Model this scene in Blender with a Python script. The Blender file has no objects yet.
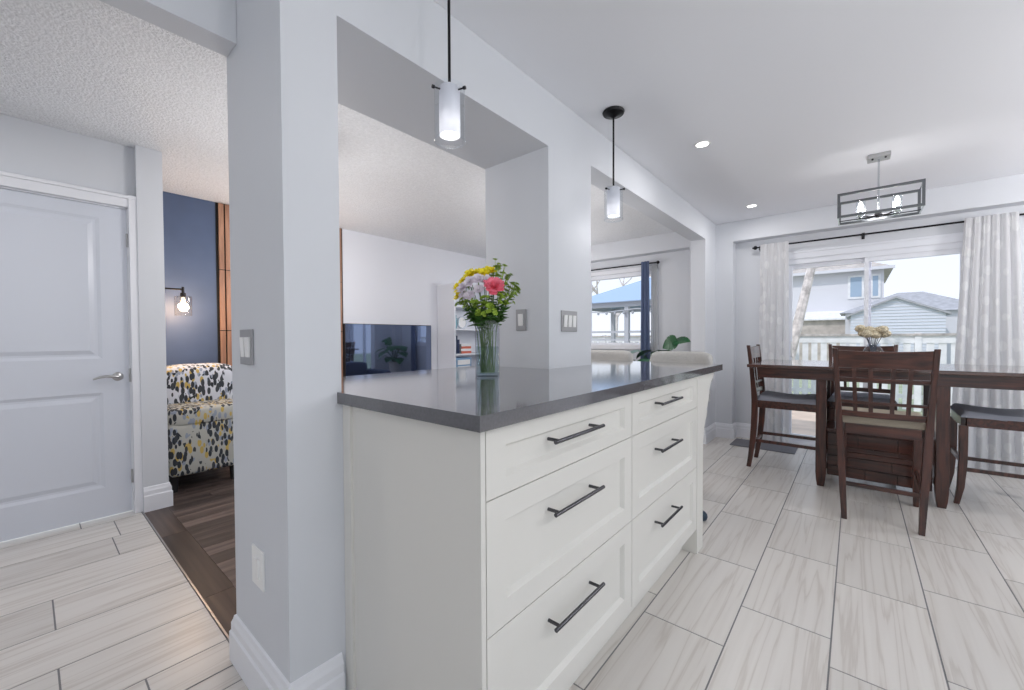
import bpy, math, random
from mathutils import Vector, Matrix

random.seed(7)
scene = bpy.context.scene
C = scene.collection
PI = math.pi

# ------------------------------------------------------------------ camera
cam_data = bpy.data.cameras.new('camera')
cam = bpy.data.objects.new('camera', cam_data)
C.objects.link(cam)
cam_data.sensor_width = 36.0
cam_data.lens = 408.636 / 1024 * 36.0
cam_data.clip_start = 0.02
cam_data.clip_end = 300
YAW, PITCH, ROLL = .699073, -.0186074, -.00504457
_f = Vector((-math.sin(YAW), math.cos(YAW), 0)); _r = Vector((math.cos(YAW), math.sin(YAW), 0)); _u = Vector((0, 0, 1))
_f2 = _f * math.cos(PITCH) + _u * math.sin(PITCH)
_u2 = _r.cross(_f2)
_r3 = _r * math.cos(ROLL) + _u2 * math.sin(ROLL)
_u3 = -_r * math.sin(ROLL) + _u2 * math.cos(ROLL)
cam.matrix_world = Matrix((( _r3.x, _u3.x, -_f2.x, 0), (_r3.y, _u3.y, -_f2.y, 0), (_r3.z, _u3.z, -_f2.z, 1.17), (0, 0, 0, 1)))
scene.camera = cam

# ------------------------------------------------------------------ exposure
scene.view_settings.view_transform = 'Standard'
scene.view_settings.look = 'None'
scene.view_settings.gamma = 1.0
scene.view_settings.use_curve_mapping = False
scene.view_settings.exposure = -0.36
scene.cycles.max_bounces = 14
scene.cycles.diffuse_bounces = 7
scene.cycles.glossy_bounces = 5
scene.cycles.transmission_bounces = 8
scene.cycles.transparent_max_bounces = 24
scene.cycles.use_denoising = True
scene.cycles.sample_clamp_indirect = 6.0

# ------------------------------------------------------------------ sky and sun
world = bpy.data.worlds.new('sky'); scene.world = world
world.use_nodes = True
_n = world.node_tree.nodes; _l = world.node_tree.links
_bg = _n['Background']
_tc = _n.new('ShaderNodeTexCoord'); _sx = _n.new('ShaderNodeSeparateXYZ'); _rp = _n.new('ShaderNodeValToRGB')
_l.new(_tc.outputs['Generated'], _sx.inputs[0]); _l.new(_sx.outputs['Z'], _rp.inputs[0])
_rp.color_ramp.elements[0].position = 0.0; _rp.color_ramp.elements[0].color = (0.90, 0.95, 1.0, 1)
_rp.color_ramp.elements[1].position = 0.6; _rp.color_ramp.elements[1].color = (0.70, 0.84, 1.0, 1)
_l.new(_rp.outputs[0], _bg.inputs['Color'])
_bg.inputs['Strength'].default_value = 1.5

sun_d = bpy.data.lights.new('sun', 'SUN'); sun_d.energy = 2.5; sun_d.angle = math.radians(2); sun_d.color = (1, .95, .88)
sun = bpy.data.objects.new('sun', sun_d); C.objects.link(sun)
sun.rotation_euler = Vector((0.45, 0.62, -0.80)).to_track_quat('-Z', 'Y').to_euler()

POT_W = 4.0
LAMP_COL = (1.0, .975, .965)

# ------------------------------------------------------------------ dimensions (metres, camera stands above the origin)
PX = -1.25          # kitchen face of the partition
PB = -1.71          # living-room face of its thick part
ZC = 2.465          # ceiling
YB = 5.17           # front of the bulkhead over the patio door
YR = 5.32           # recessed wall with door and window
LX = -4.65          # far living-room wall
RX = 2.7            # right kitchen wall
BY = -2.6           # wall behind the camera

# ------------------------------------------------------------------ mesh helpers
class MB:
    def __init__(s): s.v = []; s.f = []; s.a = []; s.m = []
    def add(s, vs, fs, a=0.0, m=0):
        o = len(s.v); s.v += [tuple(v) for v in vs]
        for f in fs: s.f.append(tuple(o + i for i in f)); s.a.append(a); s.m.append(m)
        return s
    def box(s, x0, x1, y0, y1, z0, z1, a=0.0, m=0):
        v = [(x0,y0,z0),(x1,y0,z0),(x1,y1,z0),(x0,y1,z0),(x0,y0,z1),(x1,y0,z1),(x1,y1,z1),(x0,y1,z1)]
        return s.add(v, [(0,3,2,1),(4,5,6,7),(0,1,5,4),(1,2,6,5),(2,3,7,6),(3,0,4,7)], a, m)
    def bar(s, p, q, w, h=None, up=(0,0,1), m=0, w2=None, h2=None):
        """box of section w x h from p to q, may taper to w2 x h2"""
        h = h or w; w2 = w2 if w2 is not None else w; h2 = h2 if h2 is not None else h
        p = Vector(p); q = Vector(q); d = (q - p).normalized(); up = Vector(up)
        if abs(d.dot(up)) > .98: up = Vector((0, 1, 0))
        sd = d.cross(up).normalized(); u = sd.cross(d).normalized()
        vs = []
        for c, a, b in ((p, w, h), (q, w2, h2)):
            for i, j in ((-1,-1),(1,-1),(1,1),(-1,1)): vs.append(c + sd * (i*a/2) + u * (j*b/2))
        return s.add(vs, [(0,1,2,3),(7,6,5,4),(0,4,5,1),(1,5,6,2),(2,6,7,3),(3,7,4,0)], 0.0, m)
    def tube(s, pts, r, n=10, cap=True, m=0):
        pts = [Vector(p) for p in pts]; rs = r if isinstance(r, (list, tuple)) else [r] * len(pts)
        rings = []; prev = None
        for i, p in enumerate(pts):
            d = (pts[min(i+1, len(pts)-1)] - pts[max(i-1, 0)]).normalized()
            if prev is None:
                ref = Vector((0,0,1)) if abs(d.z) < .9 else Vector((1,0,0))
                a = d.cross(ref).normalized()
            else:
                a = (prev - d * prev.dot(d)).normalized()
            prev = a; b = d.cross(a)
            rings.append([p + (a * math.cos(2*PI*k/n) + b * math.sin(2*PI*k/n)) * rs[i] for k in range(n)])
        vs = [v for R in rings for v in R]; fs = []
        for i in range(len(pts)-1):
            for k in range(n): fs.append((i*n+k, i*n+(k+1)%n, (i+1)*n+(k+1)%n, (i+1)*n+k))
        if cap: fs.append(tuple(reversed(range(n)))); fs.append(tuple((len(pts)-1)*n+k for k in range(n)))
        return s.add(vs, fs, 0.0, m)
    def lathe(s, prof, c=(0,0,0), n=32, axis='z', m=0, sx=1, sy=1):
        """prof: list of (radius, height)"""
        vs = []; fs = []
        for r, h in prof:
            for k in range(n):
                x = r * math.cos(2*PI*k/n) * sx; y = r * math.sin(2*PI*k/n) * sy
                if axis == 'z': vs.append((c[0]+x, c[1]+y, c[2]+h))
                elif axis == 'x': vs.append((c[0]+h, c[1]+x, c[2]+y))
                else: vs.append((c[0]+x, c[1]+h, c[2]-y))
        for i in range(len(prof)-1):
            for k in range(n): fs.append((i*n+k, i*n+(k+1)%n, (i+1)*n+(k+1)%n, (i+1)*n+k))
        return s.add(vs, fs, 0.0, m)
    def prism(s, poly, d0, d1, plane='xy', m=0):
        """poly extruded; plane xy -> along z, yz -> along x, xz -> along y"""
        def P(a, b, d):
            return (a, b, d) if plane == 'xy' else ((d, a, b) if plane == 'yz' else (a, d, b))
        n = len(poly); vs = [P(a, b, d0) for a, b in poly] + [P(a, b, d1) for a, b in poly]
        fs = [tuple(reversed(range(n))), tuple(range(n, 2*n))] + [(k, (k+1)%n, n+(k+1)%n, n+k) for k in range(n)]
        return s.add(vs, fs, 0.0, m)
    def sweep(s, path, prof, closed=False):
        """baseboard/casing: prof (out, up) swept along a plan path, 'out' to the right of travel, mitred"""
        P = [Vector((p[0], p[1], 0)) for p in path]; n = len(P); k = len(prof); vs = []
        for i in range(n):
            d0 = (P[i]-P[i-1]).normalized() if i > 0 else None
            d1 = (P[i+1]-P[i]).normalized() if i < n-1 else None
            d0 = d0 or d1; d1 = d1 or d0
            n0 = Vector((d0.y, -d0.x, 0)); n1 = Vector((d1.y, -d1.x, 0))
            mm = (n0 + n1); mm = mm / max(1e-6, (1 + n0.dot(n1)))
            for o, z in prof: vs.append(P[i] + mm * o + Vector((0, 0, z)))
        fs = []
        for i in range(n-1):
            for j in range(k): fs.append((i*k+j, i*k+(j+1)%k, (i+1)*k+(j+1)%k, (i+1)*k+j))
        fs.append(tuple(range(k))); fs.append(tuple(reversed([(n-1)*k+j for j in range(k)])))
        return s.add(vs, fs)
    def xf(s, M):
        s.v = [tuple(M @ Vector(v)) for v in s.v]; return s
    def build(s, name, mat, parent=None, smooth=False, bevel=0, solid=0, sub=0, recalc=True):
        me = bpy.data.meshes.new(name); me.from_pydata(s.v, [], s.f)
        if recalc:
            import bmesh
            b = bmesh.new(); b.from_mesh(me); bmesh.ops.recalc_face_normals(b, faces=b.faces); b.to_mesh(me); b.free()
        at = me.attributes.new('rnd', 'FLOAT', 'FACE')
        for i, x in enumerate(s.a): at.data[i].value = x
        mats = mat if isinstance(mat, (list, tuple)) else [mat]
        for m in mats: me.materials.append(m)
        if len(mats) > 1:
            for i, x in enumerate(s.m): me.polygons[i].material_index = x
        if smooth:
            for p in me.polygons: p.use_smooth = True
        me.update()
        o = bpy.data.objects.new(name, me); C.objects.link(o)
        if smooth == 'auto':
            pass
        if bevel:
            b = o.modifiers.new('bevel', 'BEVEL'); b.width = bevel; b.segments = 2; b.limit_method = 'ANGLE'; b.angle_limit = math.radians(40)
        if solid:
            b = o.modifiers.new('solid', 'SOLIDIFY'); b.thickness = solid; b.offset = 0
        if sub:
            b = o.modifiers.new('sub', 'SUBSURF'); b.levels = sub; b.render_levels = sub
        if smooth:
            e = o.modifiers.new('split', 'EDGE_SPLIT'); e.split_angle = math.radians(42)
        if parent is not None: o.parent = parent
        return o

def tag(o, label=None, cat=None, group=None, kind=None):
    if label: o['label'] = label
    if cat: o['category'] = cat
    if group: o['group'] = group
    if kind: o['kind'] = kind
    return o
def thing(name, label, cat, loc=(0,0,0), rz=0, group=None):
    o = bpy.data.objects.new(name, None); C.objects.link(o); o.empty_display_size = .1
    o.location = loc; o.rotation_euler = (0, 0, rz)
    return tag(o, label, cat, group)
def struct(o): o['kind'] = 'structure'; return o
def kids(o): return [c for c in o.children]
def dup(o, loc=None, rz=None, label=None, group=None, parent=None):
    c = o.copy(); C.objects.link(c)
    if parent is not None: c.parent = parent
    for ch in kids(o): dup(ch, parent=c)
    if loc is not None: c.location = loc
    if rz is not None: c.rotation_euler = (0, 0, rz)
    if label: c['label'] = label
    if group: c['group'] = group
    return c

# ------------------------------------------------------------------ materials
def mat(name, col=(.8,.8,.8), rough=.5, metal=0, spec=.5, emit=None, estr=0, bump=0, bscale=50, var=0, vscale=5, trans=0, coat=0):
    m = bpy.data.materials.new(name); m.use_nodes = True
    n = m.node_tree.nodes; l = m.node_tree.links; b = n['Principled BSDF']
    b.inputs['Base Color'].default_value = (*col, 1); b.inputs['Roughness'].default_value = rough
    b.inputs['Metallic'].default_value = metal; b.inputs['Specular IOR Level'].default_value = spec
    b.inputs['Coat Weight'].default_value = coat; b.inputs['Coat Roughness'].default_value = .08
    b.inputs['Transmission Weight'].default_value = trans
    if emit: b.inputs['Emission Color'].default_value = (*emit, 1); b.inputs['Emission Strength'].default_value = estr
    tc = n.new('ShaderNodeTexCoord')
    if var:
        ns = n.new('ShaderNodeTexNoise'); ns.inputs['Scale'].default_value = vscale; ns.inputs['Detail'].default_value = 4
        l.new(tc.outputs['Object'], ns.inputs['Vector'])
        r = n.new('ShaderNodeValToRGB')
        r.color_ramp.elements[0].position = .3; r.color_ramp.elements[1].position = .7
        r.color_ramp.elements[0].color = (*[c*(1-var) for c in col], 1); r.color_ramp.elements[1].color = (*[min(1, c*(1+var)) for c in col], 1)
        l.new(ns.outputs['Fac'], r.inputs[0]); l.new(r.outputs[0], b.inputs['Base Color'])
    if bump:
        ns = n.new('ShaderNodeTexNoise'); ns.inputs['Scale'].default_value = bscale; ns.inputs['Detail'].default_value = 6
        l.new(tc.outputs['Object'], ns.inputs['Vector'])
        bp = n.new('ShaderNodeBump'); bp.inputs['Strength'].default_value = bump; bp.inputs['Distance'].default_value = .01
        l.new(ns.outputs['Fac'], bp.inputs['Height']); l.new(bp.outputs[0], b.inputs['Normal'])
    return m

def glassy(name, tint=(.96,.98,1), refl=.035, edge=.5):
    """thin clear glass: straight-through transparency with a Fresnel reflection"""
    m = bpy.data.materials.new(name); m.use_nodes = True
    n = m.node_tree.nodes; l = m.node_tree.links; n.clear()
    out = n.new('ShaderNodeOutputMaterial'); mx = n.new('ShaderNodeMixShader'); t = n.new('ShaderNodeBsdfTransparent'); g = n.new('ShaderNodeBsdfGlossy')
    fr = n.new('ShaderNodeLayerWeight'); fr.inputs['Blend'].default_value = .5
    pw = n.new('ShaderNodeMath'); pw.operation = 'POWER'; pw.inputs[1].default_value = 4.0
    ma = n.new('ShaderNodeMath'); ma.operation = 'MULTIPLY_ADD'; ma.inputs[1].default_value = edge; ma.inputs[2].default_value = refl
    l.new(fr.outputs['Facing'], pw.inputs[0]); l.new(pw.outputs[0], ma.inputs[0])
    t.inputs[0].default_value = (*tint, 1); g.inputs['Roughness'].default_value = .02
    l.new(ma.outputs[0], mx.inputs[0]); l.new(t.outputs[0], mx.inputs[1]); l.new(g.outputs[0], mx.inputs[2]); l.new(mx.outputs[0], out.inputs[0])
    return m

def cloth(name, cols, through=.35, scale=9, kind='leaf', rough=.9):
    """woven fabric; part of the light passes through"""
    m = bpy.data.materials.new(name); m.use_nodes = True
    n = m.node_tree.nodes; l = m.node_tree.links; b = n['Principled BSDF']; out = n['Material Output']
    b.inputs['Roughness'].default_value = rough; b.inputs['Specular IOR Level'].default_value = .15
    tc = n.new('ShaderNodeTexCoord'); mp = n.new('ShaderNodeMapping'); l.new(tc.outputs['Object'], mp.inputs[0])
    vo = n.new('ShaderNodeTexVoronoi'); vo.inputs['Scale'].default_value = scale
    mp.inputs['Scale'].default_value = (1, .3, .55)
    l.new(mp.outputs[0], vo.inputs['Vector'])
    r = n.new('ShaderNodeValToRGB'); r.color_ramp.elements[0].position = .30; r.color_ramp.elements[1].position = .36
    r.color_ramp.elements[0].color = (*cols[1], 1); r.color_ramp.elements[1].color = (*cols[0], 1)
    l.new(vo.outputs['Distance'], r.inputs[0]); l.new(r.outputs[0], b.inputs['Base Color'])
    wv = n.new('ShaderNodeTexNoise'); wv.inputs['Scale'].default_value = 400; l.new(tc.outputs['Object'], wv.inputs['Vector'])
    bp = n.new('ShaderNodeBump'); bp.inputs['Strength'].default_value = .15; bp.inputs['Distance'].default_value = .002
    l.new(wv.outputs['Fac'], bp.inputs['Height']); l.new(bp.outputs[0], b.inputs['Normal'])
    if through:
        t = n.new('ShaderNodeBsdfTranslucent'); l.new(r.outputs[0], t.inputs[0])
        mx = n.new('ShaderNodeMixShader'); mx.inputs[0].default_value = through
        l.new(b.outputs[0], mx.inputs[1]); l.new(t.outputs[0], mx.inputs[2]); l.new(mx.outputs[0], out.inputs[0])
    return m

def tile_mat(name, base, vein, axis='Y', rough=.28, wood=False):
    m = bpy.data.materials.new(name); m.use_nodes = True
    n = m.node_tree.nodes; l = m.node_tree.links; b = n['Principled BSDF']
    b.inputs['Roughness'].default_value = rough; b.inputs['Specular IOR Level'].default_value = .45
    at = n.new('ShaderNodeAttribute'); at.attribute_name = 'rnd'
    tc = n.new('ShaderNodeTexCoord'); 
    cm = n.new('ShaderNodeCombineXYZ'); mu = n.new('ShaderNodeMath'); mu.operation = 'MULTIPLY'; mu.inputs[1].default_value = 37.0
    l.new(at.outputs['Fac'], mu.inputs[0]); l.new(mu.outputs[0], cm.inputs[0]); l.new(mu.outputs[0], cm.inputs[2]); l.new(mu.outputs[0], cm.inputs[1])
    ad = n.new('ShaderNodeVectorMath'); ad.operation = 'ADD'; l.new(tc.outputs['Object'], ad.inputs[0]); l.new(cm.outputs[0], ad.inputs[1])
    mp = n.new('ShaderNodeMapping'); l.new(ad.outputs[0], mp.inputs[0])
    s = (40, 1.5, 1) if not wood else (45, 2.5, 1)
    if axis == 'X': s = (s[1], s[0], 1)
    mp.inputs['Scale'].default_value = tuple(x / 4 for x in s)
    mp.inputs['Rotation'].default_value = (0, 0, .09 if not wood else 0)
    n1 = n.new('ShaderNodeTexNoise'); n1.inputs['Scale'].default_value = 2.2; n1.inputs['Detail'].default_value = 5; n1.inputs['Distortion'].default_value = .35; n1.inputs['Roughness'].default_value = .45
    l.new(mp.outputs[0], n1.inputs['Vector'])
    r = n.new('ShaderNodeValToRGB'); e = r.color_ramp.elements
    if wood:
        e[0].position = .3; e[1].position = .72; e[0].color = (*vein, 1); e[1].color = (*base, 1)
    else:
        e[0].position = .36; e[0].color = (*base, 1); e[1].position = .62; e[1].color = (*base, 1)
        x = e.new(.49); x.color = (*vein, 1)
        x = e.new(.45); x.color = (*[(p*.7+q*.3) for p, q in zip(base, vein)], 1)
        x = e.new(.52); x.color = (*[(p*.75+q*.25) for p, q in zip(base, vein)], 1)
    l.new(n1.outputs['Fac'], r.inputs[0])
    hv = n.new('ShaderNodeMapRange'); l.new(at.outputs['Fac'], hv.inputs['Value'])
    hv.inputs['To Min'].default_value = .93 if not wood else .55; hv.inputs['To Max'].default_value = 1.05 if not wood else 1.5
    mx = n.new('ShaderNodeVectorMath'); mx.operation = 'SCALE'; l.new(r.outputs[0], mx.inputs[0]); l.new(hv.outputs[0], mx.inputs['Scale'])
    l.new(mx.outputs[0], b.inputs['Base Color'])
    return m

def wood_mat(name, dark, light, axis=2, scale=8, rough=.3, coat=.3):
    m = bpy.data.materials.new(name); m.use_nodes = True
    n = m.node_tree.nodes; l = m.node_tree.links; b = n['Principled BSDF']
    b.inputs['Roughness'].default_value = rough; b.inputs['Coat Weight'].default_value = coat; b.inputs['Coat Roughness'].default_value = .12
    tc = n.new('ShaderNodeTexCoord'); mp = n.new('ShaderNodeMapping'); l.new(tc.outputs['Object'], mp.inputs[0])
    s = [6, 6, 6]; s[axis] = .6; mp.inputs['Scale'].default_value = s
    ns = n.new('ShaderNodeTexNoise'); ns.inputs['Scale'].default_value = scale; ns.inputs['Detail'].default_value = 6; ns.inputs['Distortion'].default_value = .6
    l.new(mp.outputs[0], ns.inputs['Vector'])
    r = n.new('ShaderNodeValToRGB'); r.color_ramp.elements[0].position = .32; r.color_ramp.elements[1].position = .7
    r.color_ramp.elements[0].color = (*dark, 1); r.color_ramp.elements[1].color = (*light, 1)
    l.new(ns.outputs['Fac'], r.inputs[0]); l.new(r.outputs[0], b.inputs['Base Color'])
    return m

def floral_mat(name, base, bg2):
    """cream upholstery printed with dark grey leaf sprays and ochre leaves"""
    m = bpy.data.materials.new(name); m.use_nodes = True
    n = m.node_tree.nodes; l = m.node_tree.links; b = n['Principled BSDF']; b.inputs['Roughness'].default_value = .9
    tc = n.new('ShaderNodeTexCoord')
    def layer(scale, rot, sc, thr, off):
        mp = n.new('ShaderNodeMapping'); l.new(tc.outputs['Object'], mp.inputs[0])
        mp.inputs['Rotation'].default_value = (rot, 0, 0); mp.inputs['Scale'].default_value = sc; mp.inputs['Location'].default_value = off
        v = n.new('ShaderNodeTexVoronoi'); v.inputs['Scale'].default_value = scale; v.inputs['Randomness'].default_value = .75; l.new(mp.outputs[0], v.inputs['Vector'])
        nz = n.new('ShaderNodeTexNoise'); nz.inputs['Scale'].default_value = 7; nz.inputs['Detail'].default_value = 0
        mp2 = n.new('ShaderNodeMapping'); mp2.inputs['Location'].default_value = off; l.new(tc.outputs['Object'], mp2.inputs[0]); l.new(mp2.outputs[0], nz.inputs['Vector'])
        lt = n.new('ShaderNodeMath'); lt.operation = 'LESS_THAN'; lt.inputs[1].default_value = thr; l.new(v.outputs['Distance'], lt.inputs[0])
        gt = n.new('ShaderNodeMath'); gt.operation = 'GREATER_THAN'; gt.inputs[1].default_value = .47; l.new(nz.outputs['Fac'], gt.inputs[0])
        mu = n.new('ShaderNodeMath'); mu.operation = 'MULTIPLY'; l.new(lt.outputs[0], mu.inputs[0]); l.new(gt.outputs[0], mu.inputs[1])
        return mu.outputs[0]
    cur = None
    for (scale, rot, sc, thr, off, colr) in ((34, .7, (1,1,.42), .38, (0,0,0), (.30,.34,.42)), (30, -.6, (1,1,.42), .38, (3,1,2), (.55,.40,.12)), (36, -.5, (1,1,.42), .44, (7,4,5), (.035,.04,.05)), (34, .6, (1,1,.40), .42, (1,8,3), (.05,.055,.065))):
        f = layer(scale, rot, sc, thr, off)
        mx = n.new('ShaderNodeMixRGB'); l.new(f, mx.inputs[0])
        if cur is None: mx.inputs[1].default_value = (*base, 1)
        else: l.new(cur, mx.inputs[1])
        mx.inputs[2].default_value = (*colr, 1); cur = mx.outputs[0]
    l.new(cur, b.inputs['Base Color'])
    return m

M = {}
M['wall'] = mat('wall_paint', (.665,.683,.72), .55, spec=.3, bump=.02, bscale=220)
M['wall_white'] = mat('living_wall_paint', (.80,.81,.86), .6, spec=.3)
M['ceil'] = mat('ceiling_paint', (.84,.85,.885), .7, spec=.2)
M['popcorn'] = mat('textured_ceiling', (.84,.85,.87), .9, spec=.1, bump=.9, bscale=75, var=.06, vscale=70)
M['blue_wall'] = mat('navy_paint', (.075,.11,.20), .5, var=.12, vscale=2)
M['trim'] = mat('trim_white', (.82,.83,.87), .3)
M['door'] = mat('door_white', (.66,.69,.76), .32)
M['cab'] = mat('cabinet_white', (.72,.705,.665), .34)
M['grout'] = mat('grout', (.20,.20,.205), .9)
M['tile'] = tile_mat('veined_tile', (.665,.635,.60), (.545,.505,.465))
M['tile_hall'] = tile_mat('veined_tile_hall', (.665,.635,.60), (.545,.505,.465))
M['woodfloor'] = tile_mat('dark_plank', (.165,.125,.11), (.045,.034,.032), rough=.38, wood=True)
M['woodfloor_x'] = tile_mat('dark_plank_border', (.15,.105,.085), (.045,.03,.026), axis='X', rough=.38, wood=True)
M['quartz'] = mat('grey_quartz', (.105,.105,.115), .09, spec=.9, var=.10, vscale=160, coat=.5)
M['black'] = mat('black_metal', (.012,.012,.014), .35, metal=.6)
M['handle'] = mat('dark_handle', (.10,.10,.11), .25, metal=1)
M['chrome'] = mat('polished_chrome', (.62,.64,.67), .12, metal=1)
M['graphite'] = mat('graphite_metal', (.17,.18,.19), .3, metal=1)
M['nickel'] = mat('brushed_nickel', (.50,.50,.50), .28, metal=1)
M['plate'] = mat('steel_plate', (.36,.36,.37), .4, metal=.5)
M['switch'] = mat('switch_white', (.85,.85,.84), .3)
M['cherry'] = wood_mat('dark_cherry', (.022,.008,.006), (.100,.030,.018))
M['cherry_x'] = wood_mat('dark_cherry_long', (.022,.008,.006), (.100,.030,.018), axis=0)
M['cushion'] = mat('grey_seat_fabric', (.32,.33,.38), .95, bump=.4, bscale=350)
M['cushion_tan'] = mat('tan_seat_fabric', (.42,.37,.29), .95, bump=.4, bscale=350)
M['tv'] = mat('screen_black', (.19,.235,.35), .03, metal=.93, spec=.9)
M['plastic'] = mat('black_plastic', (.015,.015,.017), .35)
M['glass'] = glassy('window_glass', (.98,.98,1), 0.0, .12)
M['shade_glass'] = glassy('clear_shade_glass', (.94,.96,.98), .05, .75)
M['sconce_glass'] = glassy('sconce_glass', (.88,.86,.84), .05, 1.0)
M['vase_glass'] = glassy('vase_glass', (.80,.83,.87), .06, .7)
M['water'] = glassy('water', (.86,.92,.91), .03, .3)
M['vinyl'] = mat('window_vinyl', (.80,.82,.87), .35)
M['curtain'] = cloth('patio_curtain_fabric', ((.80,.80,.81), (.88,.88,.88)), .42, 14)
M['sheer'] = cloth('sheer_fabric', ((.80,.81,.82), (.80,.81,.82)), .45, 5)
M['navy'] = cloth('navy_curtain_fabric', ((.13,.165,.27), (.13,.165,.27)), .04, 5)
M['boucle'] = mat('cream_boucle', (.50,.49,.47), .95, bump=.6, bscale=160, var=.05, vscale=80)
M['slat'] = wood_mat('walnut_slat', (.26,.13,.08), (.46,.25,.16), scale=5, rough=.5, coat=0)
M['felt'] = mat('black_felt', (.012,.012,.012), .95)
M['floral'] = floral_mat('floral_upholstery', (.47,.47,.43), None)
M['floral_light'] = floral_mat('floral_cushion_cover', (.66,.68,.74), None)
M['leaf'] = mat('plant_leaf', (.012,.10,.03), .35, var=.35, vscale=6)
M['stem'] = mat('flower_stem', (.13,.22,.07), .6)
M['leafy'] = mat('bouquet_leaf', (.07,.19,.03), .5, var=.4, vscale=30)
M['lime'] = mat('green_bloom', (.30,.44,.05), .7, var=.2, vscale=60)
M['yellow'] = mat('yellow_petal', (.90,.78,.03), .6, var=.12, vscale=60)
M['white_petal'] = mat('white_petal', (.80,.74,.80), .6, var=.06, vscale=60)
M['pink'] = mat('pink_petal', (.92,.20,.28), .6, var=.2, vscale=60)
M['bud'] = mat('red_bud', (.30,.04,.05), .6)
M['dried'] = mat('dried_flower', (.66,.58,.42), .9, var=.3, vscale=70, bump=1, bscale=120)
M['dried_stem'] = mat('dried_stem', (.12,.13,.16), .8)
M['pot'] = mat('white_pot', (.72,.68,.62), .5)
M['soil'] = mat('soil', (.03,.02,.015), 1)
M['frost'] = None
M['mat_grey'] = mat('grey_mat', (.17,.17,.19), .9, bump=.5, bscale=300)
M['shelf'] = mat('shelf_white', (.78,.80,.85), .4)
M['book_navy'] = mat('navy_book', (.02,.035,.09), .5)
M['book_red'] = mat('red_book', (.55,.13,.08), .5)
M['book_white'] = mat('white_book', (.82,.82,.82), .6)
M['paper'] = mat('paper', (.80,.78,.72), .8)
M['box_blue'] = mat('blue_box', (.20,.34,.52), .6)
M['teal'] = mat('teal_ceramic', (.20,.38,.46), .3)
M['siding'] = mat('neighbour_siding', (.68,.675,.72), .7)
M['siding_blue'] = mat('garage_siding', (.66,.69,.77), .7)
M['roof'] = mat('roof_shingle', (.40,.40,.43), .9, var=.15, vscale=6)
M['roof_tan'] = mat('tan_shingle', (.50,.45,.42), .9, var=.2, vscale=4)
M['pane'] = mat('outside_window_pane', (.35,.45,.58), .15)
M['fence'] = mat('fence_white', (.80,.80,.82), .7, var=.1, vscale=6)
M['fence_cap'] = mat('fence_cap', (.50,.46,.44), .9, var=.3, vscale=10)
M['grass'] = mat('grass', (.36,.40,.27), 1, var=.25, vscale=4, bump=.4, bscale=40)
M['stone'] = mat('patio_stone', (.66,.52,.42), .9, var=.12, vscale=4)
M['bark'] = mat('pale_bark', (.66,.61,.58), .95, bump=1, bscale=25, var=.35, vscale=9)
M['twig'] = mat('blossom_twig', (.62,.50,.45), .95)
M['canopy'] = mat('gazebo_canopy', (.36,.48,.66), .7)
M['gaz'] = mat('gazebo_frame', (.42,.44,.48), .6)
M['ball'] = mat('dark_blue_rubber', (.01,.03,.06), .4)
M['reflector'] = mat('lamp_trim', (.85,.85,.85), .4)
def emis(name, col, s): return mat(name, (.9,.9,.9), .5, emit=col, estr=s)
M['led'] = emis('led_disc', (1,.97,.93), 9)
M['pendant_bulb'] = emis('pendant_bulb', (1,.95,.88), 2.6)
M['fill_bulb'] = emis('fill_bulb', (1,.97,.94), 2)
M['bulb'] = emis('lamp_bulb', (1,.93,.82), 7)
M['bulb_warm'] = emis('filament_bulb', (1,.66,.32), 4)

def frost():
    m = bpy.data.materials.new('frosted_shade'); m.use_nodes = True
    n = m.node_tree.nodes; l = m.node_tree.links; b = n['Principled BSDF']; out = n['Material Output']
    b.inputs['Base Color'].default_value = (.85,.86,.9,1); b.inputs['Roughness'].default_value = .4
    t = n.new('ShaderNodeBsdfTranslucent'); t.inputs[0].default_value = (.95,.95,.97,1)
    mx = n.new('ShaderNodeMixShader'); mx.inputs[0].default_value = .5
    l.new(b.outputs[0], mx.inputs[1]); l.new(t.outputs[0], mx.inputs[2]); l.new(mx.outputs[0], out.inputs[0])
    return m
M['frost'] = frost()

def lamp(name, kind, loc, power, parent=None, size=.1, col=LAMP_COL, rot=None):
    d = bpy.data.lights.new(name, kind); d.energy = power; d.color = col
    if kind == 'AREA': d.shape = 'DISK'; d.size = size
    else: d.shadow_soft_size = size
    o = bpy.data.objects.new(name, d); C.objects.link(o); o.location = loc
    if rot: o.rotation_euler = rot
    if parent is not None: o.parent = parent
    return o

# ================================================================== THE ROOM
# ---- floors
def tiled(name, mats, cells, g=.0028):
    b = MB()
    for x0, x1, y0, y1, r in cells:
        if x1-x0 < .012 or y1-y0 < .012: continue
        b.box(x0+g, x1-g, y0+g, y1-g, -.012, 0, r, 0)
    xs = [c[0] for c in cells] + [c[1] for c in cells]; ys = [c[2] for c in cells] + [c[3] for c in cells]
    b.box(min(xs), max(xs), min(ys), max(ys), -.05, -.0013, 0, 1)
    return struct(b.build(name, mats))
def columns(x0, x1, y0, y1, xe, w, L, off):
    """cells of width w with edges at xe + k w, joints at off(k) + j L"""
    cells = []; k0 = math.floor((x0 - xe)/w) - 1
    for k in range(k0, k0 + int((x1-x0)/w) + 4):
        a = max(x0, xe + k*w); b_ = min(x1, xe + (k+1)*w)
        if b_ - a < .005: continue
        o = off(k); j0 = math.floor((y0 - o)/L) - 1
        for j in range(j0, j0 + int((y1-y0)/L) + 4):
            c = max(y0, o + j*L); d = min(y1, o + (j+1)*L)
            if d - c < .005: continue
            cells.append((a, b_, c, d, random.random()))
    return cells
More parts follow.
